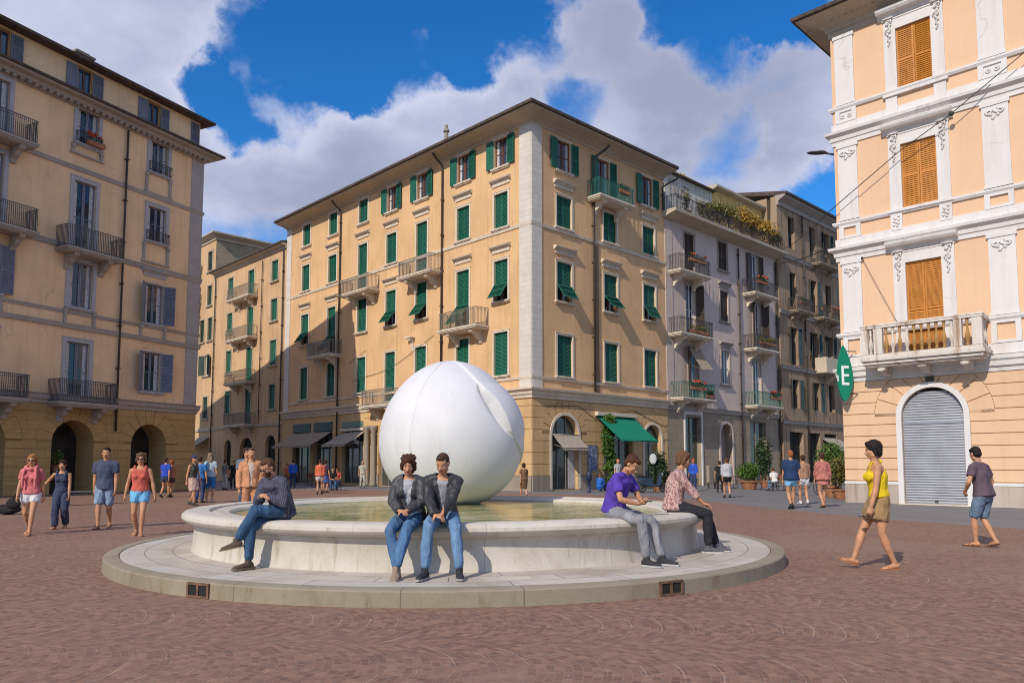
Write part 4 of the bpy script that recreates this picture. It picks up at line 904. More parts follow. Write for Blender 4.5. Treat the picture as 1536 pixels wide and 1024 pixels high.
link('wall', wall_mb(27.5, 50, 0, 22.6, H, .35).mesh('wall', [M_BRN, M_DARK]), bb, CRF.M(bb, 0, 0, -.25))
p4 = [CRF.w(27.5, -3), CRF.w(27.5, .25), CRF.w(50, .25)]
p4 = [CRF.w(27.48, .25), CRF.w(50, .25)]
moul(bb, p4, [(-.01, 22.0), (.12, 22.0), (.15, 22.3), (.7, 22.6), (.75, 22.75), (-.1, 22.75)], 'cornice', M_LTRIM)
moul(bb, p4, [(.75, 22.7), (.88, 22.74), (.9, 22.9), (-6, 24.4), (-6, 24.2), (-.1, 22.76)], 'roof', M_ROOF)
for z in (17.9, 13.3, 8.9, 4.6): moul(bb, p4, [(-.01, z), (.1, z), (.14, z + .22), (.2, z + .3), (-.01, z + .32)], 'string_course', M_LTRIM)
moul(bb, p4, [(-.8, 0), (-.8, 22.7), (-9, 22.7), (-9, 0)], 'core_wall', M_BRN)
mb = MB(); mb.add([(27.5, -.25, 0), (27.5, .3, 0), (27.5, .3, 22.7), (27.5, -.25, 22.7)], [(0, 1, 2, 3)]); link('side_wall', mb.mesh('side_wall', M_BRN), bb, CRF.M(bb))
for u, z, w in ((35.2, 18.3, 4.0), (30.3, 13.7, 2.6), (35.4, 13.7, 3.8)): balcony(bb, CRF, u, z, w, 1.1, 1.0, slab=M_BROWNST)
mb = MB(); mb.box(33.3, 37.9, -1.3, -.2, 9.0, 9.2); mb.box(33.4, 37.8, -1.25, -1.15, 9.2, 10.3); mb.box(33.4, 33.5, -1.15, -.25, 9.2, 10.3); mb.box(37.7, 37.8, -1.15, -.25, 9.2, 10.3); mb.prismx([(-.25, 9.0), (-.25, 8.3), (-1.1, 8.9), (-1.1, 9.0)], 35.2, 36.0); link('stone_balcony', mb.mesh('stone_balcony', M_SOFFIT), bb, CRF.M(bb))
awning(bb, CRF, 36, 3.7, 3.4, 1.6, .9, M_AWB); pipe(bb, CRF, 31.7, .4, 22, out=.35)

# ------------------------------------------------------------------ right building
M_RP = stucco('pale peach stucco', (.72, .475, .31), .10, patch=.04); M_RPB = stucco('peach ground floor stucco', (.69, .46, .295), .16, patch=.06); M_GRAN = stucco('grey granite plinth', (.45, .375, .32), .6)
rb = thing('corner_building', 'peach and white classical corner building with orange shutters at right', 'building', (*RBF.w(0), 0))
UE = 11.6; WC = (3.02, 8.9)
wl = []
for u in WC: wl += [(u, 15.15, 17.6, 1.2, 'closed', 0, False, {}), (u, 10.75, 13.15, 1.2, 'closed', 0, False, {}), (u, 5.3, 8.72, 1.2, 'closed', 0, False, {})]
holes = []
for (u, z0, z1, w, st, pd, si, ex) in wl:
    holes.append((u - w / 2, u + w / 2, z0, z1, False))
    W_ = window(rb, RBF, u, z0, z1, w, st, sm=M_ORANGE, trim=M_WHITE, sill=False, sur=.42, depth=.06)
    mb = MB()   # hood moulding
    top = z1 - z0 + .45
    mb.prismx([(0, top), (-.08, top), (-.14, top + .12), (-.30, top + .16), (-.36, top + .24), (-.38, top + .33), (-.05, top + .38), (.01, top + .38)], -1.18, 1.18)
    link('hood', mb.mesh('hood', M_WHITE), W_)
    rr = random.Random(int(z0 * 10))
    for s in (-1, 1):
        mb = MB(); cx = s * .82
        for k in range(16):
            zz = top - .1 - k * .062; wv = .13 * (1 - k / 20); a = k * 1.9
            mb.ball((cx + wv * .55 * math.cos(a), -.075, zz), (wv * .38 + .02, .05, .045), 7, 5)
        for q in range(2): mb.tube([(cx + (.04 + .085 * t / 10) * math.cos(t * .7 + q * 3), -.10, top - .14 - q * .34 + (.04 + .085 * t / 10) * math.sin(t * .7 + q * 3)) for t in range(11)], .022, 5)
        mb.box(cx - .17, cx + .17, -.16, .01, top - .04, top); link('carved_bracket', mb.mesh('carved_bracket', M_WHITE, True), W_)
    mb = MB(); mb.box(-1.02, -.60 - .42 + .0, -.05, .01, -.35, 0) if 0 else None
    if z0 > 6:
        mb = MB(); mb.box(-1.1, 1.1, -.14, .02, -.12, -.02)
        for s in (-1, 1): mb.box(s * .82 - .2, s * .82 + .2, -.075, .01, -.78, -.12)
        link('sill', mb.mesh('sill', M_WHITE), W_)
        for s in (-1, 1):
            if 10 < z0 < 11:
                mb = MB()
                for k in range(9): mb.ball((s * .82 + .09 * math.cos(k * 2.2), -.09, -.28 - k * .045), (.05, .035, .04), 6, 4)
                link('carved_bracket', mb.mesh('carved_bracket', M_WHITE, True), W_)
link('wall', wall_mb(0, UE, 4.6, 18.5, holes).mesh('wall', [M_RP, M_DARK]), rb, RBF.M(rb))
door_h = [(2.08, 4.09, 0, 4.13, True, .22), (7.9, 9.9, 0, 4.13, True, .22)]
link('wall', wall_mb(0, UE, 0, 4.6, door_h, .22).mesh('wall', [M_RPB, M_DARK]), rb, RBF.M(rb))
mb = MB(); rustic(mb, 0, UE, .84, 4.52, .41, [], [(3.085, 3.125, 1.19, 1.95), (8.9, 3.125, 1.19, 1.95)], .045, .03); link('rusticated_stone', mb.mesh('rusticated_stone', M_RPB), rb, RBF.M(rb))
for p, q in cuts(0, UE, [(1.9, 4.27), (7.7, 10.1)]): mb = MB(); mb.box(p, q, -.10, .01, 0, .70); mb.box(p, q, -.12, .01, .70, .80, 1); link('granite_plinth', mb.mesh('granite_plinth', [M_GRAN, M_WHITE]), rb, RBF.M(rb))
archtrim(rb, RBF, 3.085, 3.125, 1.005, 0, .18, .10, M_WHITE); archtrim(rb, RBF, 8.9, 3.125, 1.0, 0, .18, .10, M_WHITE)
def roller(u):
    mb = MB(); z = .05
    while z < 4.0:
        r = 1.0
        hw = r if z < 3.1 else math.sqrt(max(0, 1.0 - (z + .09 - 3.125) ** 2))
        if hw > .05: mb.prismx([(.10, z), (.08, z + .012), (.075, z + .045), (.085, z + .078), (.10, z + .09), (.12, z + .09), (.12, z)], u - hw, u + hw)
        z += .092
    mb.box(u - 1.0, u + 1.0, .06, .12, 2.86, 2.93); mb.box(u - 1.0, u + 1.0, .06, .12, 0.01, .06)
    m = plain('galvanised roller shutter', (.38, .39, .42), .42, .12, 1.2, .08, 25, .55)
    s = link('roller_shutter', mb.mesh('roller_shutter', m), rb, RBF.M(rb)); l = MB(); l.box(u - .05, u + .05, .03, .08, .10, .16); link('lock', l.mesh('lock', M_IRON), s)
    l = MB(); l.box(u - 1.2, u + 1.2, -.16, .1, -.0, .035); link('door_step', l.mesh('door_step', M_STONE), rb, RBF.M(rb))
roller(3.085); roller(8.9)
mb = MB(); mb.box(2.93, 3.21, -.08, 0, 4.33, 4.50); link('vent', mb.mesh('vent', M_PIPE), rb, RBF.M(rb))
rp = [RBF.w(0, -11), RBF.w(0), RBF.w(UE)]
def rm(prof, name='cornice', m=M_WHITE): return moul(rb, rp, prof, name, m)
rm([(-.01, 4.52), (.06, 4.52), (.08, 4.66), (.16, 4.70), (.18, 4.86), (.24, 4.92), (.25, 5.02), (-.01, 5.08)])
rm([(-.01, 5.08), (.05, 5.10), (.05, 5.45), (-.01, 5.46)], 'string_course')
rm([(-.01, 6.22), (.07, 6.22), (.12, 6.30), (.12, 6.38), (-.01, 6.40)], 'string_course')
for z in (9.18, 13.75):
    rm([(-.01, z), (.05, z), (.06, z + .16), (.10, z + .18), (.12, z + .32), (.26, z + .42), (.28, z + .52), (-.01, z + .56)])
    rm([(-.01, z + .56), (.05, z + .58), (.055, z + .86), (-.01, z + .86)], 'string_course')
    rm([(-.01, z + 1.38), (.07, z + 1.38), (.12, z + 1.46), (.12, z + 1.53), (-.01, z + 1.56)], 'string_course')
rm([(-.01, 18.15), (.05, 18.15), (.06, 18.35), (.12, 18.38), (.14, 18.5), (.35, 18.62), (.6, 18.72), (.85, 18.82), (.98, 18.86), (-.01, 19.0)], 'eave_cornice', M_SOFFIT)
rm([(.98, 18.87), (1.09, 18.9), (1.11, 19.02), (-5, 21.0), (-5, 20.8), (-.01, 19.01)], 'roof', M_ROOF)
rm([(-.5, 0), (-.5, 18.9), (-11, 18.9), (-11, 0)], 'core_wall', M_RP)
mb = MB()      # carved frieze scrolls under the eave
rr = random.Random(4)
for k in range(44):
    u = .3 + k * .26; mb.tube([(u + (.02 + .08 * t / 9) * math.cos(t * .75 + k), -.40 - .012 * 8, 18.66 + (.02 + .06 * t / 9) * math.sin(t * .75 + k)) for t in range(9)], .016, 4)
link('carved_frieze', mb.mesh('carved_frieze', M_SOFFIT, True), rb, RBF.M(rb))
for z0, z1 in ((6.4, 9.18), (10.75, 13.75), (15.32, 18.15)):
    for ua, ub in ((.16, .87), (5.07, 5.87), (10.9, 11.5)):
        mb = MB(); mb.box(ua, ub, -.06, .01, z0, z1 - .001); mb.box(ua - .05, ub + .05, -.09, .01, z1 - .14, z1 - .002); mb.box(ua - .03, ub + .03, -.08, .01, z0, z0 + .1)
        pl = link('pilaster', mb.mesh('pilaster', M_WHITE), rb, RBF.M(rb))
        if z1 < 18:
            mb = MB(); uc = (ua + ub) / 2
            for s in (-1, 1):
                mb.tube([(uc + s * .17 + (.03 + .09 * t / 10) * math.cos(t * .7) * s, -.085, z1 - .36 + (.03 + .09 * t / 10) * math.sin(t * .7)) for t in range(11)], .026, 5)
            for k in range(8): mb.ball((uc + .12 * math.cos(k * 2.4), -.08, z1 - .28 - .045 * k), (.06, .03, .05), 6, 4)
            link('capital', mb.mesh('capital', M_WHITE, True), pl)
for z0, z1 in ((5.46, 6.22), (10.04, 10.56), (14.61, 15.13)):
    for ua, ub in ((.16, .87), (5.07, 5.87), (10.9, 11.5)):
        mb = MB(); t = .13; mb.box(ua - .04, ub + .04, -.075, .005, z0, z0 + t * .7); mb.box(ua - .04, ub + .04, -.075, .005, z1 - t * .7, z1); mb.box(ua - .04, ua + t, -.075, .005, z0 + t * .7, z1 - t * .7); mb.box(ub - t, ub + .04, -.075, .005, z0 + t * .7, z1 - t * .7)
        if z0 > 14:
            uc = (ua + ub) / 2; mb.box(ua + t, ub - t, -.03, .005, z0 + t * .7, z1 - t * .7); zc = (z0 + z1) / 2
            for s in (-1, 1): mb.tube([(uc + s * .12 + (.02 + .08 * q / 10) * math.cos(q * .7) * s, -.05, zc + (.02 + .08 * q / 10) * math.sin(q * .7)) for q in range(11)], .022, 5)
        link('pedestal_panel', mb.mesh('pedestal_panel', M_WHITE), rb, RBF.M(rb))
# stone balcony with rust-stained balusters
M_STAIN = stucco('stained white marble', (.64, .58, .52), .95, (.22, .14, .08)); M_BALR = stucco('rust stained baluster', (.42, .24, .09), 1.0)
mb = MB(); a, b = 1.15, 5.0
mb.box(a - .06, b + .06, -1.12, .02, 5.10, 5.22); mb.box(a, b, -1.04, .02, 4.98, 5.10); mb.box(a + .06, b - .06, -.95, .02, 4.90, 4.98)
for u in (1.75, 3.07, 4.4): mb.prismx([(-.26, 4.90), (-.26, 4.58), (-.45, 4.60), (-.62, 4.74), (-.86, 4.80), (-.90, 4.90)], u - .13, u + .13)
for u in (1.75, 4.4): mb.ball((u, -.93, 4.78), (.13, .06, .07), 8, 6)
bl = link('stone_balcony', mb.mesh('stone_balcony', M_STAIN), rb, RBF.M(rb))
mb = MB()
mb.box(a - .03, b + .03, -1.08, -.84, 6.26, 6.40); mb.box(a - .05, b + .05, -1.10, -.82, 6.34, 6.401); mb.box(a, b, -1.05, -.87, 5.22, 5.34)
for s, e in ((a - .0, a + .22), (b - .22, b)): mb.box(s, e, -.84, -.02, 6.261, 6.398); mb.box(s, e, -.87, -.02, 5.22, 5.34)
posts = [(a, a + .22), (a + .42, a + .72), (b - .85, b - .6), (b - .3, b)]
for p, q in posts: mb.box(p, q, -1.06, -.86, 5.34, 6.26)
bevel(link('balustrade', mb.mesh('balustrade', M_STAIN), bl), .012)
prof = [(.055, 0), (.055, .06), (.035, .09), (.05, .16), (.085, .28), (.075, .38), (.04, .52), (.03, .66), (.045, .74), (.035, .78), (.055, .84), (.055, .92)]
def bal():
    m = MB(); m.lathe(prof, (0, 0, 0), 10); return m
for k, u in enumerate([1.45, 1.98] + [2.2 + i * .235 for i in range(9)] + [4.55]):
    me = cached(('baluster', k in (3, 5, 6, 7, 8, 9, 1, 11)), bal, M_BALR if k in (3, 4, 5, 6, 7, 8, 9, 1, 12, 11) else M_STAIN, True)
    link('baluster', me, bl, Matrix.Translation((u, -.96, 5.34)))
for y in (-.7, -.5, -.3):
    for u in (a + .11, b - .11): link('baluster', cached(('baluster', 'x'), bal, M_STAIN, True), bl, Matrix.Translation((u, y, 5.34)))

# ------------------------------------------------------------------ sign, lamp and wires on the right building
sg = thing('shop_sign', 'green leaf-shaped sign with a white letter E on the corner of the peach building', 'sign', (*RBF.w(.58, .08), 3.75), RBF.a + math.radians(-34))
pr = []
for t in np.linspace(0, 1, 20): pr.append((.36 * math.sin(PI * t ** .85) ** .8, 2.12 * t))
oc = -.55; poly = [(oc + r, z) for r, z in pr] + [(oc - r * .75, z) for r, z in pr[::-1][1:-1]]
mb = MB(); mb.prismx([(y, z) for y, z in poly], -.035, .035)
link('panel', mb.mesh('panel', plain('green sign enamel', (.006, .22, .13), .35, .05)), sg)
mb = MB()
for s in (-1,):
    x0, x1 = .036, .052
    def lb_(y0, y1, z0, z1): mb.box(x0, x1, y0, y1, z0, z1)
    # the face towards the square: letter E and the edge of the letter before it
    lb_(-.66, -.57, .62, 1.34)
    for z in (.62, .94, 1.25): lb_(-.57, -.36, z, z + .09)
    lb_(-.84, -.80, .75, .98)
link('lettering', mb.mesh('lettering', plain('white sign letter', (.85, .85, .85), .5, .02)), sg)
mb = MB(); mb.tube([(0, 0, 1.9), (0, -.5, 1.9)], .02, 6); mb.tube([(0, 0, .3), (0, -.5, .3)], .02, 6); link('bracket', mb.mesh('bracket', M_IRON), sg)
lm = thing('street_lamp', 'dark flat street lamp on a short arm from the peach building corner', 'street lamp', (*RBF.w(0, -.3), 13.5), 0)
def pxray(px, py, dep):
    d = skydir(px, py); k = dep / d.y; return Vector((d.x * k, d.y * k, EYE + d.z * k))
c0 = pxray(1251, 232, 29.4); c1 = pxray(1212, 228, 29.2)
mb = MB(); o = lm.location
mb.tube([c0 - o, (c0 + c1) / 2 - o + Vector((0, 0, .03))], .035, 6); link('arm', mb.mesh('arm', M_IRON), lm)
m_ = (c0 * .35 + c1 * .65) - o; mb = MB(); mb.ball(m_, (.42, .16, .06), 12, 6); mb.ball(m_ + Vector((.15, 0, .04)), (.2, .1, .05), 10, 6); link('lamp_head', mb.mesh('lamp_head', M_IRON, True), lm)
def wire(name, p, q, sag, label, r=.014):
    mb = MB(); p, q = Vector(p), Vector(q); pts = [p.lerp(q, t) - Vector((0, 0, sag * 4 * t * (1 - t))) for t in np.linspace(0, 1, 24)]
    mb.tube(pts, r, 6); mb.ball(pts[0], .05, 8, 6); mb.ball(pts[-1], .06, 8, 6)
    tag(link(name, mb.mesh(name, M_IRON, True)), label, 'cable')
def fp(F, u, z, out=.1): x, y = F.w(u, out); return (x, y, z)
mb = MB(); cpts = [fp(RBF, 6.45, 14.95, .35), fp(RBF, 4.25, 13.58, .42), fp(RBF, 2.45, 12.75, .35), fp(RBF, -.12, 11.15, .35)]; q0, q1 = Vector(cpts[-1]), Vector(fp(CRF, 27.6, 18.3, .4))
cpts += [tuple(q0.lerp(q1, t) - Vector((0, 0, .9 * t * (1 - t)))) for t in np.linspace(.06, 1, 16)]
mb.tube(cpts, .016, 6); mb.ball(cpts[1], .09, 8, 6); mb.ball(cpts[-1], .08, 8, 6)
tag(link('overhead_cable', mb.mesh('overhead_cable', M_IRON, True)), 'long overhead cable from the peach facade to the lavender house roof', 'cable')
wire('overhead_cable', fp(RBF, -.02, 9.8, .3), fp(CRF, 27.7, 17.3, .5), .15, 'short overhead cable tied at the corner cornice of the peach building', .026)
wire('wall_wire', fp(RBF, .95, 9.15, .12), fp(RBF, 2.15, 6.45, .12), .02, 'thin slack wire slanting down the peach wall to the stone balcony', .008)
# ------------------------------------------------------------------ people
def loft(mb, pts, rs, side=(1, 0, 0), n=14, cap=.8):
    """rounded closed tube; rs items: r or (a, b) with a along side"""
    pts = [Vector(p) for p in pts]; side = Vector(side); L = len(pts); rings = []
    rs = [(r, r) if isinstance(r, (int, float)) else r for r in rs]
    def ring(p, t, a, b):
        s = (side - t * side.dot(t)); s = s.normalized() if s.length > 1e-4 else t.orthogonal().normalized(); q = t.cross(s)
        return [p + s * (a * math.cos(2 * PI * k / n)) + q * (b * math.sin(2 * PI * k / n)) for k in range(n)]
    T = [(pts[min(i + 1, L - 1)] - pts[max(i - 1, 0)]).normalized() for i in range(L)]
    a, b = rs[0]; m = min(a, b)
    for f in (.95, .55): rings.append(ring(pts[0] - T[0] * m * f * cap, T[0], a * math.sqrt(1 - f * f) , b * math.sqrt(1 - f * f)))
    for i in range(L): rings.append(ring(pts[i], T[i], *rs[i]))
    a, b = rs[-1]; m = min(a, b)
    for f in (.55, .95): rings.append(ring(pts[-1] + T[-1] * m * f * cap, T[-1], a * math.sqrt(1 - f * f), b * math.sqrt(1 - f * f)))
    vs = [p for r in rings for p in r]; R_ = len(rings)
    fs = [(i * n + k, i * n + (k + 1) % n, (i + 1) * n + (k + 1) % n, (i + 1) * n + k) for i in range(R_ - 1) for k in range(n)]
    fs += [tuple(range(n - 1, -1, -1)), tuple((R_ - 1) * n + k for k in range(n))]
    mb.add(vs, fs)
DG = None
def remesh(mb, voxel, smooth=4, name='body'):
    me = mb.mesh('tmp', [])
    o = bpy.data.objects.new('tmp', me); COL.objects.link(o)
    r = o.modifiers.new('r', 'REMESH'); r.mode = 'VOXEL'; r.voxel_size = voxel; r.use_smooth_shade = True
    if smooth: s = o.modifiers.new('s', 'SMOOTH'); s.factor = .5; s.iterations = smooth
    dg = bpy.context.evaluated_depsgraph_get(); dg.update()
    out = bpy.data.meshes.new_from_object(o.evaluated_get(dg)); out.name = name
    bpy.data.objects.remove(o); bpy.data.meshes.remove(me)
    return out
def get(me):
    n = len(me.vertices); a = np.empty(n * 3); me.vertices.foreach_get('co', a); return a.reshape(-1, 3)
def wrinkle(me, amp, freq, seed, aniso=(1, 1, .45)):
    co = get(me); nn = np.empty(len(co) * 3); me.vertices.foreach_get('normal', nn); nn = nn.reshape(-1, 3)
    ax = Vector(aniso)
    for i in range(len(co)):
        p = Vector((co[i][0] * ax.x, co[i][1] * ax.y, co[i][2] * ax.z)) * freq + Vector((seed, seed * 2, 0))
        d = noise.noise(p) * .65 + noise.noise(p * 2.3) * .35
        co[i] += nn[i] * d * amp
    me.vertices.foreach_set('co', co.ravel()); me.update()
def cutfaces(me, pred):
    bm = bmesh.new(); bm.from_mesh(me); dl = [f for f in bm.faces if pred(f.calc_center_median())]
    bmesh.ops.delete(bm, geom=dl, context='FACES'); bm.to_mesh(me); bm.free(); me.update()
def ik(a, c, l1, l2, pole):
    a, c, pole = Vector(a), Vector(c), Vector(pole); d = c - a; L = d.length
    if L > (l1 + l2) * .998: c = a + d.normalized() * (l1 + l2) * .998; d = c - a; L = d.length
    if L < abs(l1 - l2) + .02: L = abs(l1 - l2) + .02
    x = (l1 * l1 - l2 * l2 + L * L) / (2 * L); h = math.sqrt(max(0, l1 * l1 - x * x)); u = d.normalized(); p = (pole - u * pole.dot(u))
    p = p.normalized() if p.length > 1e-4 else u.orthogonal().normalized(); return a + u * x + p * h, c
SKIN = {'l': (.58, .33, .21), 't': (.50, .26, .145), 'd': (.36, .18, .10)}
def person(label, loc, rz, pose, look, h=1.72, near=False, group=None, z0=0):
    """faces local -y. pose gives pelvis, lean, hands, feet; look gives clothes and hair"""
    s = h / 1.72; G = lambda k, d=None: pose.get(k, d); K = lambda k, d=None: look.get(k, d); fem = K('fem', False)
    root = thing('person', label, 'person', (loc[0], loc[1], z0), rz, group)
    vx = .0075 if near else .016
    P = Vector(G('pel', (0, 0, .93 * s))); lean = math.radians(G('lean', 2)); slouch = math.radians(G('slouch', 0)); tilt = math.radians(G('tilt', 0)); tw = math.radians(G('twist', 0))
    def up(a): return Vector((math.sin(tilt), -math.sin(a), math.cos(a))).normalized()
    Wt = P + up(lean) * .14 * s; Ch = Wt + up(lean + slouch * .5) * .18 * s; Sh = Ch + up(lean + slouch) * .155 * s; Nk = Sh + up(lean + slouch) * .055 * s
    hl = math.radians(G('nod', 0)); yaw = math.radians(G('yaw', 0)); hside = math.radians(G('hside', 0))
    Hd = Nk + up(lean + slouch + hl * .6) * .135 * s
    sd_ = Vector((math.cos(tw), math.sin(tw), 0)); hipd = Vector((math.cos(tw * .3), math.sin(tw * .3), 0))
    shw = (.165 if fem else .185) * s; hipw = .09 * s
    S_ = {k: Sh + sd_ * shw * q - up(lean + slouch) * .038 * s for k, q in (('L', 1), ('R', -1))}
    Hp = {k: P + hipd * hipw * q - Vector((0, 0, .02 * s)) for k, q in (('L', 1), ('R', -1))}
    lg = G('legs', 1.0); la, lf, lt, ls = .285 * s, .25 * s, .42 * s * lg, .41 * s * lg
    E_, Wr, Kn, An, Td = {}, {}, {}, {}, {}
    for k, q in (('L', 1), ('R', -1)):
        E_[k], Wr[k] = ik(S_[k], G('hand' + k, (q * .24, -.02, .78 * s)), la, lf, G('elb' + k, (q * .5, 1, -.2)))
        Kn[k], An[k] = ik(Hp[k], G('foot' + k, (q * .09, 0, .085)), lt, ls, G('knee' + k, (q * .08, -1, .0)))
        Td[k] = Vector(G('toe' + k, (q * .15, -1, 0))).normalized()
    sc_ = s * K('bulk', 1.0)
    # ---- skin
    mb = MB(); R = lambda v: v * s
    hipr, wr, cr = (.165, .13, .15) if fem else (.158, .142, .168)
    loft(mb, [P - Vector((0, 0, .07 * s)), P, Wt, Ch, Sh - up(lean) * .03, Sh + up(lean + slouch) * .01], [(.13 * sc_, .10 * sc_), (hipr * sc_, .115 * sc_), (wr * sc_, .098 * sc_), (cr * sc_, .115 * sc_), ((cr - .01) * sc_, .095 * sc_), (.09 * sc_, .06 * sc_)], sd_)
    if fem:
        for q in (-1, 1): mb.ball(Ch + sd_ * .07 * q * s + Vector((0, -.085 * s, -.01)), .058 * s, 10, 8)
    loft(mb, [Sh, Nk, Hd - up(lean + slouch + hl) * .04 * s], [R(.062), R(.052), R(.055)])
    for k in 'LR':
        loft(mb, [S_[k] - sd_ * .05 * (1 if k == 'L' else -1), S_[k], S_[k].lerp(E_[k], .5), E_[k]], [R(.055), R(.052), R(.043), R(.036)])
        loft(mb, [E_[k], E_[k].lerp(Wr[k], .25), Wr[k]], [R(.036), R(.040), R(.024)])
        loft(mb, [Hp[k], Hp[k].lerp(Kn[k], .45), Kn[k]], [R(.085), R(.074), R(.052)])
        loft(mb, [Kn[k], Kn[k].lerp(An[k], .32), An[k].lerp(Kn[k], .2), An[k]], [R(.050), R(.056), R(.037), R(.034)])
        # foot
        a = An[k]; t = Td[k]; dn = Vector((0, 0, -1)); hz = a - t * .045 * s; fl = a.z - .075 * s
        w_ = Vector((-t.y, t.x, 0))
        loft(mb, [a + dn * .035 * s - t * .04 * s, a + dn * .045 * s + t * .05 * s, a + dn * .058 * s + t * .12 * s + Vector((0, 0, t.z * 0)), a + dn * .062 * s + t * .17 * s], [(R(.032), R(.036)), (R(.036), R(.032)), (R(.042), R(.02)), (R(.034), R(.014))], w_, 12)
    # hands: palm, four unequal fingers, thumb from the side of the palm
    for k, q in (('L', 1), ('R', -1)):
        f = (Wr[k] - E_[k]).normalized(); f = Vector(G('hdir' + k, tuple(f))).normalized()
        pn = Vector(G('palm' + k, (-q, .2, 0))); pn = (pn - f * pn.dot(f)); pn = pn.normalized() if pn.length > .01 else f.orthogonal().normalized()
        sdv = f.cross(pn).normalized(); curl = G('curl' + k, .45); w = Wr[k]
        loft(mb, [w - f * .01, w + f * .03 * s, w + f * .085 * s], [(R(.026), R(.018)), (R(.036), R(.017)), (R(.040), R(.014))], sdv, 12)
        th = sdv * G('thumbside' + k, 1)
        fat = .0095 if near else .012
        for j, ln in enumerate((.066, .076, .07, .055)):
            b = w + f * .085 * s + th * (.030 - .0195 * j) * s; d = f; pts = [b]; cc = curl * (1 + .12 * j)
            for m_ in range(3):
                d = (d * math.cos(cc) + pn * math.sin(cc)).normalized(); pts.append(pts[-1] + d * ln * s * (.42, .32, .26)[m_])
            loft(mb, pts, [R(fat), R(fat), R(fat * .92), R(fat * .8)], sdv, 8)
        tb = w + f * .025 * s + th * .03 * s; td = (f * .65 + th * .6 + pn * .4).normalized(); t2 = (f * .9 + pn * .35 - th * .1).normalized()
        loft(mb, [tb, tb + td * .035 * s, tb + td * .035 * s + t2 * .03 * s], [R(.014), R(.012), R(fat)], sdv, 8)
    # head
    Mh = Matrix.Translation(Hd) @ Matrix.Rotation(tw + yaw, 4, 'Z') @ Matrix.Rotation(hside, 4, 'Y') @ Matrix.Rotation(lean + slouch * .6 + hl, 4, 'X') @ Matrix.Scale(s * K('head', 1.0), 4)
    hb = MB()
    hb.ball((0, .012, .03), (.075, .095, .092), 20, 14); hb.ball((0, -.022, -.028), (.062, .070, .088), 18, 12); hb.ball((0, -.058, -.088), (.030, .026, .024), 12, 8)
    for q in (-1, 1):
        hb.ball((q * .036, -.060, -.022), (.026, .024, .024), 10, 8); hb.ball((q * .03, -.078, .022), (.026, .012, .009), 10, 6); hb.ball((q * .077, .008, -.006), (.010, .018, .030), 8, 8); hb.ball((q * .052, -.01, -.07), (.018, .03, .024), 8, 6)
    loft(hb, [(0, -.082, .012), (0, -.094, -.012), (0, -.106, -.032)], [.008, .011, .015], (1, 0, 0), 10); hb.ball((0, -.088, -.052), (.022, .012, .006), 10, 6); hb.ball((0, -.087, -.064), (.019, .012, .007), 10, 6)
    hb.v = [tuple(Mh @ Vector(p)) for p in hb.v]; o = len(mb.v); mb.v += hb.v; mb.f += [tuple(i + o for i in f) for f in hb.f]; mb.m += hb.m
    me = remesh(mb, vx, 3 if near else 2, 'body')
    sk = SKIN[K('skin', 't')]
    for m in (skin(K('skin', 't'), sk), skin('lip' + K('skin', 't'), (sk[0] * .75, sk[1] * .45, sk[2] * .45)), plain('eye white', (.6, .58, .55), .3, .02, 2, 0), plain('iris brown', (.02, .012, .008), .2, .05, 2, 0), hairmat(K('hairc', 'dark'), K('hair_rgb', (.035, .02, .013)))): me.materials.append(m)
    inv = Mh.inverted(); npol = len(me.polygons); cen = np.empty(npol * 3); me.polygons.foreach_get('center', cen); cen = cen.reshape(-1, 3)
    Mi = np.array(inv); loc_ = cen @ Mi[:3, :3].T + Mi[:3, 3]; mi = np.zeros(npol, dtype=np.int32)
    x, y, z = loc_.T; fr = y < -.06
    mi[fr & (abs(x) < .021) & (z > -.070) & (z < -.048)] = 1
    mi[fr & (abs(abs(x) - .031) < .020) & (z > .022) & (z < .031)] = 4
    if K('beard'): mi[(y < -.02) & (z < -.035) & (abs(x) < .07) & (z > -.125) & ~((abs(x) < .02) & (z > -.07) & (z < -.048))] = 4
    me.polygons.foreach_set('material_index', mi); me.polygons.foreach_set('use_smooth', [True] * npol)
    # eyes set into the face
    bm = bmesh.new(); bm.from_mesh(me)
    for q in (-1, 1):
        for r, y_, mI, xx in ((.0125, -.0765, 2, 1), (.0068, -.0835, 3, .9)):
            res = bmesh.ops.create_icosphere(bm, subdivisions=2, radius=r, matrix=Mh @ Matrix.Translation((q * .031, y_, .004)) @ Matrix.Diagonal((1.15, .6, .62 if mI == 2 else .8, 1)))
            for v in res['verts']:
                for f in v.link_faces: f.material_index = mI; f.smooth = True
    bm.to_mesh(me); bm.free()
    link('body', me, root)
    def part(name, mb, mat, vox=None, sm=4, wr_=.006, fr=9, cut=None, seed=None):
        m = remesh(mb, vox or (.010 if near else .018), sm, name); 
        if cut: cutfaces(m, cut)
        if wr_: wrinkle(m, wr_ * s, fr, seed if seed is not None else random.random() * 50)
        m.materials.append(mat); m.polygons.foreach_set('use_smooth', [True] * len(m.polygons)); return link(name, m, root)
    # ---- hair
    hm = hairmat(K('hairc', 'dark'), K('hair_rgb', (.035, .02, .013))); hs = K('hair', 'short')
    if hs != 'bald':
        mb = MB(); e = .004 if hs == 'short' else .014
        mb.ball((0, .024, .044), (.077 + e, .090 + e, .086 + e * .8), 22, 14); mb.ball((0, .045, -.005), (.071 + e, .062 + e, .075), 18, 12)
        mb.ball((0, -.045, .092), (.052, .040, .028 + e * .5), 14, 8)
        if hs in ('bob', 'long', 'curly'):
            for q in (-1, 1): loft(mb, [(q * .066, -.01, .06), (q * .084, .0, .0), (q * .082, .01, -.06 if hs != 'long' else -.10)], [.024, .026, .022])
            mb.ball((0, .06, -.04), (.08, .05, .07), 14, 10)
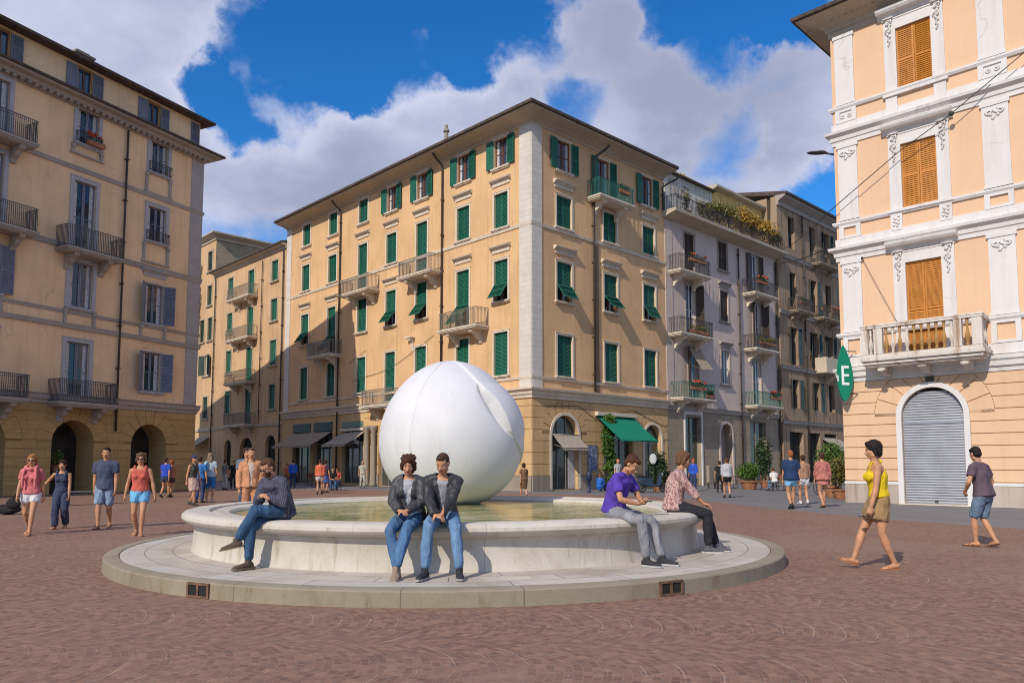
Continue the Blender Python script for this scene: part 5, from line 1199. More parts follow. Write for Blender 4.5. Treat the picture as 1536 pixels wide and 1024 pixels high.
        if hs == 'long': loft(mb, [(0, .07, .0), (0, .085, -.10), (0, .095, -.21), (0, .09, -.27)], [(.085, .04), (.09, .036), (.08, .03), (.05, .015)])
        if hs == 'tail': loft(mb, [(0, .10, .05), (0, .15, .02), (0, .15, -.08), (0, .13, -.18)], [.022, .03, .028, .012])
        if hs == 'bun': mb.ball((0, .115, .06), .042, 12, 8)
        if hs == 'curly':
            for j in range(26): a = j * 2.4; mb.ball((.085 * math.cos(a), .03 + .085 * math.sin(a) * .9, .02 + .085 * math.sin(j * 1.3)), .026, 8, 6)
        mb.v = [tuple(Mh @ Vector(p)) for p in mb.v]
        part('hair', mb, hm, .006 if near else .012, 2, .010 if hs in ('bob', 'curly', 'long') else .005, 30)
    if K('glasses'):
        mb = MB()
        for q in (-1, 1): mb.ball((q * .032, -.094, .003), (.026, .006, .019), 12, 8); mb.tube([(q * .055, -.088, .008), (q * .078, -.01, .008)], .003, 5)
        mb.tube([(-.01, -.098, .006), (.01, -.098, .006)], .003, 5); mb.v = [tuple(Mh @ Vector(p)) for p in mb.v]; link('sunglasses', mb.mesh('sunglasses', glassmat('dark lens', (.01, .01, .01)), True), root)
    if K('cap'):
        mb = MB(); mb.ball((0, .015, .062), (.092, .108, .080), 18, 12); mb.ball((0, -.10, .055), (.065, .06, .010), 14, 6); mb.v = [tuple(Mh @ Vector(p)) for p in mb.v]
        part('cap', mb, cloth(*K('cap')), .01, 2, 0)
    # ---- lower clothes
    bt = K('bottom', ('trousers', 'denim', (.06, .12, .24))); kind = bt[0]
    if kind != 'none':
        mb = MB(); mat_ = cloth(bt[1], bt[2], .16, bt[3] if len(bt) > 3 else 'weave')
        loft(mb, [P - Vector((0, 0, .09 * s)), P, P.lerp(Wt, .6)], [(.125 * sc_, .11 * sc_), ((hipr + .014) * sc_, .13 * sc_), ((wr + .016) * sc_, .112 * sc_)], hipd)
        for k in 'LR':
            if kind == 'trousers':
                loft(mb, [Hp[k], Hp[k].lerp(Kn[k], .5), Kn[k]], [R(.102), R(.092), R(.072)]); loft(mb, [Kn[k], Kn[k].lerp(An[k], .4), An[k].lerp(Kn[k], .12)], [R(.071), R(.070), R(.058)]); mb.ball(Kn[k], R(.074), 12, 8)
            elif kind == 'wide': loft(mb, [Hp[k], Kn[k], An[k].lerp(Kn[k], .08)], [R(.105), R(.09), R(.085)])
            elif kind in ('shorts', 'long_shorts'):
                f = .42 if kind == 'shorts' else .88; loft(mb, [Hp[k], Hp[k].lerp(Kn[k], f)], [R(.108), R(.098 if kind == 'shorts' else .088)])
        if kind == 'skirt':
            kl = (Kn['L'] + Kn['R']) / 2; loft(mb, cap=.15, pts= [P, P.lerp(kl, .35), P.lerp(kl, bt[4] if len(bt) > 4 else .8)], rs=[((hipr + .018) * s, .135 * s), (.19 * s, .16 * s), (.185 * s, .165 * s)], side=hipd)
        nm = {'trousers': 'trousers', 'wide': 'trousers', 'shorts': 'shorts', 'long_shorts': 'shorts', 'skirt': 'skirt'}[kind]
        part(nm, mb, mat_, None, 3, .017, 12)
    # ---- upper clothes
    def top(name, mat_, e, sleeve, hem, cut=None, wr_=.012, collar=False, halter=False, fr=8):
        mb = MB(); hemP = P + (Wt - P) * hem
        pr = [(hemP, (hipr + e + (.022 if hem < 0 else 0), .122 + e + (.022 if hem < 0 else 0))), (Wt, (wr + e + .006, .10 + e + .006)), (Ch, (cr + e, .118 + e))]
        if not halter: pr += [(Sh - up(lean) * .03, (cr - .008 + e, .097 + e)), (Sh - up(lean + slouch) * .004, (.080 + e * .5, .060 + e * .5))]
        else: pr += [(Ch.lerp(Sh, .55), (cr - .045, .10 + e * .6))]
        loft(mb, [a for a, b in pr], [(b[0] * sc_, b[1] * sc_) for a, b in pr], sd_, 20, .22)
        if not halter and not (K('jacket') and name != 'jacket'):
            y_ = .052 if sleeve else .028
            if sleeve: loft(mb, [S_['R'], Sh.lerp(S_['R'], .45) + up(lean) * .012, Sh.lerp(S_['L'], .45) + up(lean) * .012, S_['L']], [R(.052 + e * .5), (R(.062 + e * .5), R(.05 + e * .5)), (R(.062 + e * .5), R(.05 + e * .5)), R(.052 + e * .5)], (0, 1, 0))
            else:
                for q in (-1, 1): mb.tube([Ch + sd_ * .10 * q * s + Vector((0, -.10 * s, .06)), Sh + sd_ * .105 * q * s + Vector((0, -.045, .045)), Sh + sd_ * .105 * q * s + Vector((0, .05, .03)), Ch + sd_ * .10 * q * s + Vector((0, .10 * s, .06))], R(.026), 8)
        if fem and not halter or fem and halter:
            for q in (-1, 1): mb.ball(Ch + sd_ * .07 * q * s + Vector((0, -.088 * s, -.01)), (.062 + e) * s, 10, 8)
        inner = bool(K('jacket')) and name != 'jacket'
        for k, q in (('L', 1), ('R', -1)):
            if sleeve == 0 or inner: continue
            st = S_[k] - sd_ * .05 * q
            if sleeve <= .55: loft(mb, [st, S_[k], S_[k].lerp(E_[k], sleeve / .5 * .62)], [R(.048 + e * .5), R(.054 + e * .6), R(.052 + e * .9)], cap=.2)
            else:
                loft(mb, [st, S_[k], S_[k].lerp(E_[k], .5), E_[k]], [R(.046 + e * .5), R(.054 + e * .6), R(.047 + e * .7), R(.043 + e * .7)]); mb.ball(E_[k], R(.044 + e * .7), 12, 8)
                loft(mb, [E_[k], E_[k].lerp(Wr[k], .5), E_[k].lerp(Wr[k], .96 if sleeve >= 1 else .35)], [R(.043 + e * .7), R(.041 + e * .65), R(.034 + e * .6)], cap=.2)
        if collar: loft(mb, [Sh - up(lean) * .005, Sh.lerp(Nk, .55) + Vector((0, .006, 0))], [R(.070 + e * .6), R(.060 + e * .5)], cap=.1)
        return part(name, mb, mat_, None, 3, wr_, fr, cut)
    tp = K('top', ('shirt', 'grey', (.3, .3, .3), .5)); nm, key, rgb, slv = tp[:4]; kd = tp[4] if len(tp) > 4 else 'weave'; c2 = tp[5] if len(tp) > 5 else None
    m1 = cloth(key, rgb, .14, kd, c2)
    if nm == 'halter': top('top', m1, .012, 0, .35, halter=True); 
    elif nm == 'tank': top('top', m1, .010, 0, .1, wr_=.008)
    else: top(nm, m1, K('loose', .014), slv, K('hem', -.15), collar=K('collar', False))
    if nm == 'halter':
        mb = MB()
        for q in (-1, 1): mb.tube([Ch + sd_ * .07 * q * s + Vector((0, -.11 * s, .05)), Sh + sd_ * .06 * q * s + Vector((0, -.06 * s, .02)), Nk + Vector((q * .03, .05 * s, -.01))], .012, 6)
        mb.ball(Nk + Vector((0, .065, -.02)), (.05, .03, .03), 8, 6); link('strap', mb.mesh('strap', m1, True), root)
    if K('jacket'):
        jk = K('jacket'); y0 = P.y
        fw = (-sd_.y, sd_.x); 
        def cutj(c):
            ax = Wt.lerp(Sh, (c.z - Wt.z) / max(.05, (Sh.z - Wt.z))); v = c - ax; lx = v.dot(sd_); ly = v.dot(Vector((-sd_.y, sd_.x, 0)))
            op = .025 + .055 * max(0, min(1, (c.z - P.z - .1) / (.4 * s)))
            return ly < -.02 and abs(lx) < op * s and c.z > P.z - .2 and c.z < Nk.z + .1
        top('jacket', cloth(jk[0], jk[1], .2, jk[2] if len(jk) > 2 else 'weave', jk[3] if len(jk) > 3 else None), .034, 1, K('jhem', -.35), cut=cutj if K('jopen', True) else None, wr_=.020, collar=True, fr=10)
    if K('scarf'):
        mb = MB(); cpt = Sh + Vector((0, -.01, .02))
        mb.tube([cpt + sd_ * (.10 * math.cos(a)) + Vector((0, -.085 * math.sin(a), .035 - .05 * math.sin(a))) for a in [2 * PI * q / 16 for q in range(16)]], [.038 + .008 * math.sin(q * 2.) for q in range(16)], 8, closed=True)
        for q in (-1, 1): mb.tube([cpt + sd_ * .10 * q + Vector((0, -.08, 0)), cpt + sd_ * .12 * q + Vector((0, -.13, -.2)), cpt + sd_ * .11 * q + Vector((0, -.12, -.4))], [.03, .035, .02], 8)
        part('scarf', mb, cloth(*K('scarf')), .014, 2, .01, 14)
    # ---- shoes
    sh = K('shoes', ('shoes', (.05, .045, .04)))
    for k in 'LR':
        a = An[k]; t = Td[k]; w_ = Vector((-t.y, t.x, 0)); dn = Vector((0, 0, -1)); mb = MB()
        if sh[0] == 'sandals':
            pts = [(-.055, .030), (-.02, .036), (.07, .034), (.14, .046), (.19, .040), (.215, .02)]; top_, bot = -.070, -.085
            vs = []; L = []
            for sgn in (1, -1):
                for f, w in (pts if sgn > 0 else pts[::-1]): L.append(a + t * f * s + w_ * w * s * sgn)
            n = len(L); vs = [p + dn * .070 * s for p in L] + [p + dn * .088 * s for p in L]
            mb.add(vs, [tuple(range(n)), tuple(range(2 * n - 1, n - 1, -1))] + [(i, i + n, (i + 1) % n + n, (i + 1) % n) for i in range(n)])
            for f in (.10, .04): mb.tube([a + t * (f * s) + w_ * (.042 * s * math.cos(b)) + dn * (.070 - .05 * math.sin(b)) * s for b in [PI * q / 6 for q in range(7)]], .006, 5)
            link('sandal', mb.mesh('sandal', cloth('sandal ' + K('shc', 'tan'), sh[1]), False), root)
        else:
            loft(mb, [a + dn * .040 * s - t * .045 * s, a + dn * .045 * s + t * .04 * s, a + dn * .054 * s + t * .12 * s, a + dn * .060 * s + t * .19 * s], [(R(.042), R(.044)), (R(.043), R(.044)), (R(.050), R(.032)), (R(.040), R(.024))], w_, 14)
            loft(mb, [a + dn * .04 * s, a + Vector((0, 0, .02 * s))], [R(.044), R(.044)])
            o = part('shoe', mb, cloth('shoe %.2f %.2f' % (sh[1][0], sh[1][2]), sh[1], .1), .009 if near else .016, 2, 0)
            if len(sh) > 2:
                sb = MB(); L = []
                for sgn in (1, -1):
                    for f, w in ([(-.095, .02), (-.05, .046), (.04, .046), (.12, .053), (.18, .045), (.222, .02)] if sgn > 0 else [(-.095, .02), (-.05, .046), (.04, .046), (.12, .053), (.18, .045), (.222, .02)][::-1]): L.append(a + t * f * s + w_ * w * s * sgn)
                n = len(L); sb.add([p + dn * .066 * s for p in L] + [p + dn * .088 * s for p in L], [tuple(range(n)), tuple(range(2 * n - 1, n - 1, -1))] + [(i, i + n, (i + 1) % n + n, (i + 1) % n) for i in range(n)])
                link('sole', sb.mesh('sole', cloth('sole %.2f' % sh[2][0], sh[2], .08)), o)
    if K('bag'):
        mb = MB(); b = K('bag'); c = Vector(b[0]); mb.ball(c, b[1], 12, 8); part('bag', mb, cloth(b[2], b[3]), .015, 1, .01, 8)
        mb = MB(); mb.tube([c + Vector((0, 0, b[1][2])), c.lerp(Sh, .5) + Vector((0, .03, .05)), Sh + sd_ * (.1 if c.x < 0 else -.1)], .012, 5); link('strap', mb.mesh('strap', cloth(b[2], b[3])), root)
    return root

def walk(h=1.72, st=.30, ph=1, arm=.18, **k):
    s = h / 1.72; z = (.93 - .04 * (st / .3)) * s
    d = dict(pel=(0, 0, z), lean=4, footL=(.075, -st * ph, .085 * s), footR=(-.075, st * ph * .8, (.085 if ph < 0 else .14) * s) if ph > 0 else (-.075, -st * ph * -1, .085 * s),
             handL=(.215 * s, arm * ph - .05, .80 * s), handR=(-.215 * s, -arm * ph - .05, .80 * s))
    if ph > 0: d['footR'] = (-.075, st * .85, .12 * s); d['toeR'] = (-.1, -1, -.25)
    else: d['footL'] = (.075, st * .85, .12 * s); d['footR'] = (-.075, -st, .085 * s); d['toeL'] = (.1, -1, -.25)
    d.update(k); return d
def stand(h=1.72, **k):
    s = h / 1.72; d = dict(pel=(0, 0, .92 * s), lean=2, footL=(.11, 0, .085 * s), footR=(-.11, .02, .085 * s), handL=(.24 * s, -.06, .80 * s), handR=(-.24 * s, -.06, .80 * s)); d.update(k); return d
def place(px, dep): return ((px - 768) / 1156 * dep, dep)
RD = math.radians
JEAN = ('trousers', 'blue jeans', (.065, .135, .25), 'denim'); PZ = .18     # z of the plinth top
# --- the five people sitting on the rim (local z measured from the plinth)
person('man in dark striped shirt and jeans sitting with legs crossed on the fountain rim', (-2.86, 9.42), RD(-26), dict(legs=1.12, pel=(0, .10, .655), lean=10, slouch=24, nod=2, yaw=-4, twist=-6, handL=(.02, -.18, .86), handR=(-.03, -.20, .845), elbL=(1, .5, -.6), elbR=(-1, .5, -.6), hdirL=(-1, -.25, .1), hdirR=(1, -.25, .1), palmL=(0, .3, -1), palmR=(0, .3, -1), curlL=.6, curlR=.6,
       footL=(-.20, -.42, .33), kneeL=(.10, -.8, 1.2), toeL=(-.85, -.45, -.2), footR=(-.10, -.33, .085), kneeR=(-.1, -1, .6), toeR=(-.35, -1, 0)),
       dict(top=('shirt', 'pale inner shirt', (.5, .5, .52), .5), jacket=('navy striped shirt', (.045, .045, .075), 'stripe', (.14, .13, .17)), jopen=False, bottom=('trousers', 'dark jeans', (.035, .08, .155), 'denim'), shoes=('shoes', (.09, .065, .045), (.16, .12, .08)), hair='short', hairc='brown', hair_rgb=(.085, .04, .02), beard=True, glasses=True), 1.54, True, z0=PZ)
person('woman in grey leather jacket and jeans sitting with crossed ankles on the fountain rim', (-1.17, 8.86), RD(-6), dict(legs=1.22, pel=(0, .06, .655), lean=2, slouch=16, nod=8, yaw=8, handL=(.045, -.27, .72), handR=(-.05, -.28, .72), elbL=(1, .6, -.4), elbR=(-1, .6, -.4), hdirL=(-.9, -.5, -.1), hdirR=(.9, -.5, -.1), palmL=(0, .2, -1), palmR=(0, .2, -1), curlL=.55, curlR=.55,
       footL=(-.03, -.46, .10), kneeL=(.15, -1, .5), toeL=(.05, -1, -.35), footR=(-.02, -.44, .085), kneeR=(-.35, -1, .5), toeR=(.12, -1, -.1)),
       dict(fem=True, top=('shirt', 'light grey top', (.36, .37, .40), .5), jacket=('grey leather jacket', (.055, .055, .06), 'leather'), bottom=JEAN, shoes=('shoes', (.26, .19, .14), (.34, .27, .2)), hair='curly', hairc='auburn', hair_rgb=(.06, .026, .014)), 1.50, True, z0=PZ)
person('man in black leather jacket and pale jeans sitting beside the woman on the fountain rim', (-.79, 8.86), RD(3), dict(legs=1.20, pel=(0, .07, .655), lean=8, slouch=14, nod=8, yaw=-20, handL=(.0, -.33, .66), handR=(-.07, -.33, .67), elbL=(1, .4, -.5), elbR=(-1, .4, -.5), hdirL=(-.95, -.4, -.1), hdirR=(.9, -.4, -.2), palmL=(0, .2, -1), palmR=(0, .2, -1), curlL=.6, curlR=.6,
       footL=(.20, -.44, .085), kneeL=(.12, -1, .5), toeL=(.08, -1, 0), footR=(-.17, -.46, .085), kneeR=(-.1, -1, .5), toeR=(-.35, -1, 0)),
       dict(top=('shirt', 'grey t-shirt', (.30, .30, .33), .5), jacket=('black leather jacket', (.038, .038, .042), 'leather'), bottom=('trousers', 'pale blue jeans', (.12, .21, .35), 'denim'), shoes=('shoes', (.03, .03, .035), (.35, .34, .33)), hair='short', hairc='dark brown', hair_rgb=(.055, .028, .018)), 1.58, True, z0=PZ)
person('man in purple t-shirt leaning over his phone on the right of the fountain rim', (1.37, 9.78), RD(50), dict(legs=1.16, pel=(0, .10, .655), lean=8, slouch=22, nod=22, yaw=2, twist=4, handL=(.05, -.27, .76), handR=(-.03, -.27, .74), elbL=(1, .3, -.6), elbR=(-1, .3, -.5), hdirL=(-.5, -1, .1), hdirR=(.4, -1, .1), palmL=(-.3, 0, 1), palmR=(.3, 0, 1), curlL=.6, curlR=.6,
       footL=(.14, -.50, .085), kneeL=(.12, -1, .6), toeL=(.15, -1, 0), footR=(-.10, -.42, .085), kneeR=(-.05, -1, .6), toeR=(-.05, -1, 0)),
       dict(top=('shirt', 'purple t-shirt', (.085, .045, .33), .5), bottom=('trousers', 'grey jeans', (.20, .20, .22), 'denim'), shoes=('shoes', (.035, .035, .04), (.4, .4, .4)), hair='short', hairc='chestnut', hair_rgb=(.06, .022, .012), loose=.022), 1.66, True, z0=PZ)
person('woman in pink patterned blouse sitting at the right end of the fountain rim', (2.42, 11.02), RD(80), dict(legs=1.12, pel=(0, .12, .655), lean=2, slouch=16, nod=4, yaw=6, handL=(.07, -.31, .655), handR=(-.08, -.30, .66), elbL=(1, .2, -.5), elbR=(-1, .2, -.5), hdirL=(-.1, -1, -.3), hdirR=(.1, -1, -.3), palmL=(0, .2, -1), palmR=(0, .2, -1), curlL=.35, curlR=.35,
       footL=(.10, -.46, .085), kneeL=(.1, -1, .6), toeL=(.15, -1, 0), footR=(-.08, -.34, .085), kneeR=(-.05, -1, .6), toeR=(-.05, -1, 0)),
       dict(fem=True, top=('blouse', 'pink patterned cotton', (.52, .34, .31), .8, 'print', (.22, .10, .10)), hem=-.4, loose=.03, bottom=('trousers', 'black trousers', (.022, .022, .028), 'weave'), shoes=('shoes', (.10, .10, .11), (.45, .44, .43)), hair='bob', hairc='light brown', hair_rgb=(.12, .06, .03), glasses=True, head=.95), 1.70, True, z0=PZ)
for nm_, lab, P0, rz_, dims, cc in (('phone', 'dark phone held in both hands by the man in the purple t-shirt', (1.37 + .36 * math.sin(RD(50)), 9.78 - .36 * math.cos(RD(50)), PZ + .77), RD(50), (.075, .15, .01), (.02, .02, .025)),
                                    ('phone', 'small dark phone in the hand of the woman in yellow', (5.02 - .30, 10.62 - .20, .715), RD(-90), (.07, .14, .01), (.015, .015, .02))):
    t = thing(nm_, lab, 'phone', P0, rz_); mb = MB(); mb.box(-dims[0] / 2, dims[0] / 2, -dims[1] / 2, dims[1] / 2, 0, dims[2]); bevel(link('case', mb.mesh('case', plain('phone case', cc, .4)), t), .003)
    mb = MB(); mb.box(-dims[0] / 2 + .006, dims[0] / 2 - .006, -dims[1] / 2 + .008, dims[1] / 2 - .008, dims[2], dims[2] + .002); link('screen', mb.mesh('screen', glassmat('phone screen', (.02, .02, .03))), t)
# --- standing and walking close to the fountain
person('woman in yellow halter top and tan shorts striding to the left', (5.02, 10.62), RD(-90), walk(1.76, .22, -1, .16, lean=4, nod=6, twist=-14, handL=(.20, -.22, .76), handR=(-.2, .04, .84), kneeL=(.05, -1, 0), pel=(0, 0, .925), footR=(-.08, -.34, .12), toeR=(0, -1, .35), footL=(.1, .13, .087), toeL=(0.1, -1, -.05), curlL=.7, elbL=(.3, 1, 0)),
       dict(fem=True, skin='t', top=('halter', 'yellow cotton', (.68, .48, .015), 0), bottom=('skirt', 'tan linen', (.30, .19, .095), 'weave', .62), shoes=('sandals', (.42, .17, .07)), shc='orange', hair='bob', hairc='black', hair_rgb=(.016, .011, .010)), 1.76, True)
person('man in plum t-shirt and denim shorts seen from behind beside the roller shutter', (8.12, 13.35), RD(-150), walk(1.74, .13, 1, .05, lean=8, nod=14, yaw=-20, handL=(.20, -.20, .95), handR=(-.28, -.10, .88), elbL=(1, .6, -.2), elbR=(-1, .4, .1)),
       dict(top=('shirt', 'plum t-shirt', (.11, .075, .095), .5), hem=-.4, loose=.024, bottom=('long_shorts', 'denim shorts', (.13, .19, .27), 'denim'), shoes=('sandals', (.10, .05, .03)), shc='brown', hair='short', hairc='black', hair_rgb=(.02, .014, .012)), 1.74, True)
person('woman in pink top, pink scarf and white shorts at the far left', (*place(52, 15.7),), RD(12), walk(1.64, .22, 1, .1), dict(fem=True, top=('blouse', 'pink blouse', (.56, .15, .16), .5), scarf=('pink scarf', (.58, .17, .17)), bottom=('shorts', 'white shorts', (.62, .60, .62)), shoes=('sandals', (.3, .14, .08)), shc='tan2', hair='bob', hairc='blond', hair_rgb=(.30, .13, .05), glasses=True, bag=((-.34, .05, .62), (.14, .07, .12), 'black bag', (.02, .018, .018))), 1.64, True)
person('short woman in navy sleeveless jumpsuit holding out one arm', (*place(97, 17.2),), RD(14), walk(1.52, .12, -1, .1, handR=(-.40, -.08, .86)), dict(fem=True, top=('tank', 'navy jumpsuit', (.045, .055, .10), 0), bottom=('wide', 'navy jumpsuit', (.045, .055, .10)), shoes=('sandals', (.3, .15, .09)), shc='tan3', hair='tail', hairc='dark', hair_rgb=(.04, .02, .014)), 1.52, True)
person('tall man in navy shirt and grey blue shorts walking towards the fountain', (*place(162, 17.3),), RD(14), walk(1.82, .20, -1, .06), dict(top=('shirt', 'navy shirt', (.065, .075, .125), .5), collar=True, hem=-.5, loose=.024, bottom=('long_shorts', 'blue grey shorts', (.19, .25, .35), 'denim'), shoes=('sandals', (.14, .07, .05)), shc='brown2', hair='short', hairc='black', hair_rgb=(.015, .012, .012)), 1.82, True)
person('woman in coral vest top and light blue shorts close to the plinth', (*place(214, 15.5),), RD(14), walk(1.66, .16, 1, .04, handL=(.29, -.06, .76), handR=(-.28, .02, .80)), dict(fem=True, top=('tank', 'coral vest', (.52, .11, .08), 0), bottom=('shorts', 'light blue shorts', (.14, .38, .62), 'denim'), shoes=('sandals', (.3, .15, .09)), shc='tan4', hair='curly', hairc='light brown', hair_rgb=(.16, .08, .035), glasses=True, bulk=1.1), 1.66, True)
person('man in tan jacket standing behind the left side of the fountain', (*place(378, 17.6),), RD(20), stand(1.80), dict(top=('shirt', 'cream shirt', (.55, .42, .34), .5), jacket=('tan jacket', (.52, .25, .13)), bottom=('trousers', 'tan trousers', (.45, .21, .11)), hair='short', hairc='brown', hair_rgb=(.07, .035, .02), head=1.0), 1.80, True)
# --- farther people
far = [
 (250, 33.5, 1.74, 'man in bright blue shirt walking away by the arcade corner', 170, 'w', dict(top=('shirt', 'bright blue', (.03, .07, .42), .5), bottom=('shorts', 'dark shorts', (.05, .06, .10)), hair='short')),
 (259, 33.9, 1.66, 'woman with ginger hair beside the man in bright blue', 175, 'w', dict(fem=True, top=('shirt', 'orange print', (.45, .16, .09), .5), bottom=('shorts', 'brown shorts', (.12, .07, .05)), hair='bob', hairc='ginger', hair_rgb=(.28, .09, .03))),
 (291, 26.8, 1.76, 'woman in dark top and pale long skirt striding beside the backpacker', 70, 'w', dict(fem=True, top=('tank', 'dark olive', (.06, .06, .05), 0), bottom=('skirt', 'pale rose skirt', (.5, .33, .27), 'weave', .95), hair='short', hairc='brown', cap=('navy cap', (.04, .05, .12)))),
 (302, 28.8, 1.72, 'man in blue shirt half hidden behind the backpacker', 178, 's', dict(top=('shirt', 'mid blue', (.04, .15, .38), .5), bottom=('trousers', 'navy trousers', (.03, .05, .13)), hair='short')),
 (317, 29.2, 1.86, 'person with long hair, pale denim shirt and blue shorts seen from behind', 180, 's', dict(fem=True, top=('shirt', 'pale denim', (.38, .47, .52), .5), bottom=('long_shorts', 'blue shorts', (.03, .17, .42)), hair='long', hairc='grey brown', hair_rgb=(.22, .15, .10), shoes=('shoes', (.55, .4, .3)), bulk=1.1)),
 (371, 21.5, 1.88, 'tall person with dark hair behind the man in the tan jacket', 30, 's', dict(top=('shirt', 'grey blue', (.13, .16, .22), .5), bottom=('trousers', 'dark jeans', (.035, .08, .155), 'denim'), hair='curly', hairc='dark')),
 (339, 44.0, 1.7, 'person in pale trousers standing in the shade of the arcade', 150, 's', dict(top=('shirt', 'dim grey', (.16, .15, .14), .5), bottom=('trousers', 'pale cotton', (.42, .38, .34)), hair='short')),
 (352, 46.5, 1.66, 'person in black waiting by the dark arch', 10, 's', dict(top=('shirt', 'black', (.02, .02, .02), .5), bottom=('trousers', 'black', (.02, .02, .02)), hair='short')),
 (441, 47.5, 1.74, 'man in bright blue shirt sitting low by the dark shopfront', 200, 's', dict(top=('shirt', 'royal blue', (.03, .09, .48), .9), bottom=('trousers', 'navy trousers', (.03, .05, .13)), hair='short', bulk=1.15)),
 (432, 48.0, 1.5, 'small person in orange top beside the man in bright blue at the shop', 20, 's', dict(fem=True, top=('shirt', 'dull orange', (.42, .12, .06), .5), bottom=('skirt', 'brown skirt', (.18, .09, .06), 'weave', .8), hair='bob')),
 (481, 37.2, 1.70, 'woman in orange red top and white shorts walking behind the fountain', 185, 'w', dict(fem=True, top=('blouse', 'orange red', (.55, .13, .06), .9), loose=.03, bottom=('shorts', 'white shorts', (.62, .60, .62)), hair='short', bulk=1.1)),
 (489, 39.5, 1.68, 'person in blue wrap skirt behind the woman in orange red', 160, 's', dict(fem=True, top=('shirt', 'dark plum', (.06, .03, .05), .5), bottom=('skirt', 'blue wrap skirt', (.06, .10, .32), 'weave', .9), hair='bob')),
 (500, 42.6, 1.66, 'man in black shirt and jeans sitting in front of the beige awning shop', 20, 'sit', dict(top=('shirt', 'black', (.02, .02, .02), .5), bottom=('trousers', 'dark jeans', (.035, .08, .155), 'denim'), hair='short', hairc='brown')),
 (509, 43.4, 1.6, 'woman in red top sitting next to the man in black shirt', -10, 'sit', dict(fem=True, top=('shirt', 'brick red', (.40, .06, .05), .5), bottom=('trousers', 'blue jeans', (.065, .135, .25), 'denim'), hair='curly', hairc='auburn', hair_rgb=(.06, .026, .014))),
 (545, 47.0, 1.66, 'slim pale figure standing in the shop doorway left of the egg', 10, 's', dict(top=('shirt', 'cream', (.42, .38, .32), .5), bottom=('trousers', 'cream trousers', (.42, .38, .32)), hair='bald')),
 (786, 33.0, 1.5, 'woman in brown dress seen just right of the egg sculpture', 200, 'w', dict(fem=True, top=('shirt', 'brown dress', (.16, .09, .05), .5), bottom=('skirt', 'brown dress', (.16, .09, .05), 'weave', .95), hair='bob')),
 (898, 41.6, 1.62, 'woman in blue top sitting on the ground near the climbing plant', 150, 'low', dict(fem=True, top=('shirt', 'cobalt blue', (.02, .12, .45), .9), bottom=('trousers', 'cobalt blue', (.02, .12, .45)), hair='bob', hairc='light brown', hair_rgb=(.16, .08, .035))),
 (926, 40.5, 1.74, 'man with ginger hair standing under the green awning', 30, 's', dict(top=('shirt', 'pale grey', (.36, .36, .36), .5), bottom=('trousers', 'dark jeans', (.035, .08, .155), 'denim'), hair='short', hairc='ginger', hair_rgb=(.28, .09, .03))),
 (1039, 41.5, 1.74, 'man in blue shirt with red cap by the lavender house door', -40, 's', dict(top=('shirt', 'royal blue', (.03, .09, .48), .9), bottom=('trousers', 'navy trousers', (.03, .05, .13)), hair='short', cap=('red cap', (.55, .10, .04)))),
 (1089, 33.3, 1.74, 'person in pale grey shirt and black shorts seen from behind', 178, 'w', dict(top=('shirt', 'pale grey shirt', (.40, .39, .42), .9), loose=.03, bottom=('shorts', 'black shorts', (.02, .02, .022)), hair='short', hairc='brown', bulk=1.1)),
 (1078, 40.0, 1.62, 'person in black holding a bag left of the pale grey shirt', 170, 's', dict(top=('shirt', 'black', (.02, .02, .02), .5), bottom=('trousers', 'black', (.02, .02, .02)), hair='short')),
 (1160, 42.0, 1.66, 'person in white top sitting at a cafe table with back turned', 190, 'sit', dict(top=('shirt', 'white cotton', (.66, .64, .62), .5), bottom=('trousers', 'pale blue jeans', (.12, .21, .35), 'denim'), hair='short', hairc='brown')),
 (1185, 24.9, 1.90, 'tall man in navy t-shirt and light blue shorts seen from behind', 176, 'w', dict(top=('shirt', 'navy t-shirt', (.018, .040, .10), .5), loose=.03, hem=-.4, bottom=('shorts', 'sky blue shorts', (.22, .48, .72)), shoes=('shoes', (.03, .03, .03)), hair='short', hairc='ginger', hair_rgb=(.28, .09, .03), bulk=1.15)),
 (1203, 27.6, 1.78, 'man in tan shirt half hidden right of the navy t-shirt', 176, 'w', dict(top=('shirt', 'tan shirt', (.30, .17, .11), .9), bottom=('shorts', 'white shorts', (.62, .60, .62)), hair='short', shoes=('shoes', (.6, .58, .55)))),
 (1232, 25.8, 1.84, 'woman in pink floral dress walking away beside the peach building', 180, 'w', dict(fem=True, top=('blouse', 'floral dress', (.52, .20, .16), .8, 'print', (.22, .06, .05)), loose=.03, hem=-.4, bottom=('skirt', 'floral dress2', (.52, .20, .16), 'print0', .42), hair='bun', hairc='auburn', hair_rgb=(.10, .035, .02), shoes=('sandals', (.1, .05, .03)), shc='b3', bulk=1.1)),
 (1246, 34.0, 1.70, 'person in teal shirt behind the woman in the floral dress', 150, 's', dict(top=('shirt', 'teal', (.03, .10, .15), .5), bottom=('trousers', 'grey jeans', (.20, .20, .22), 'denim'), hair='short')),
]
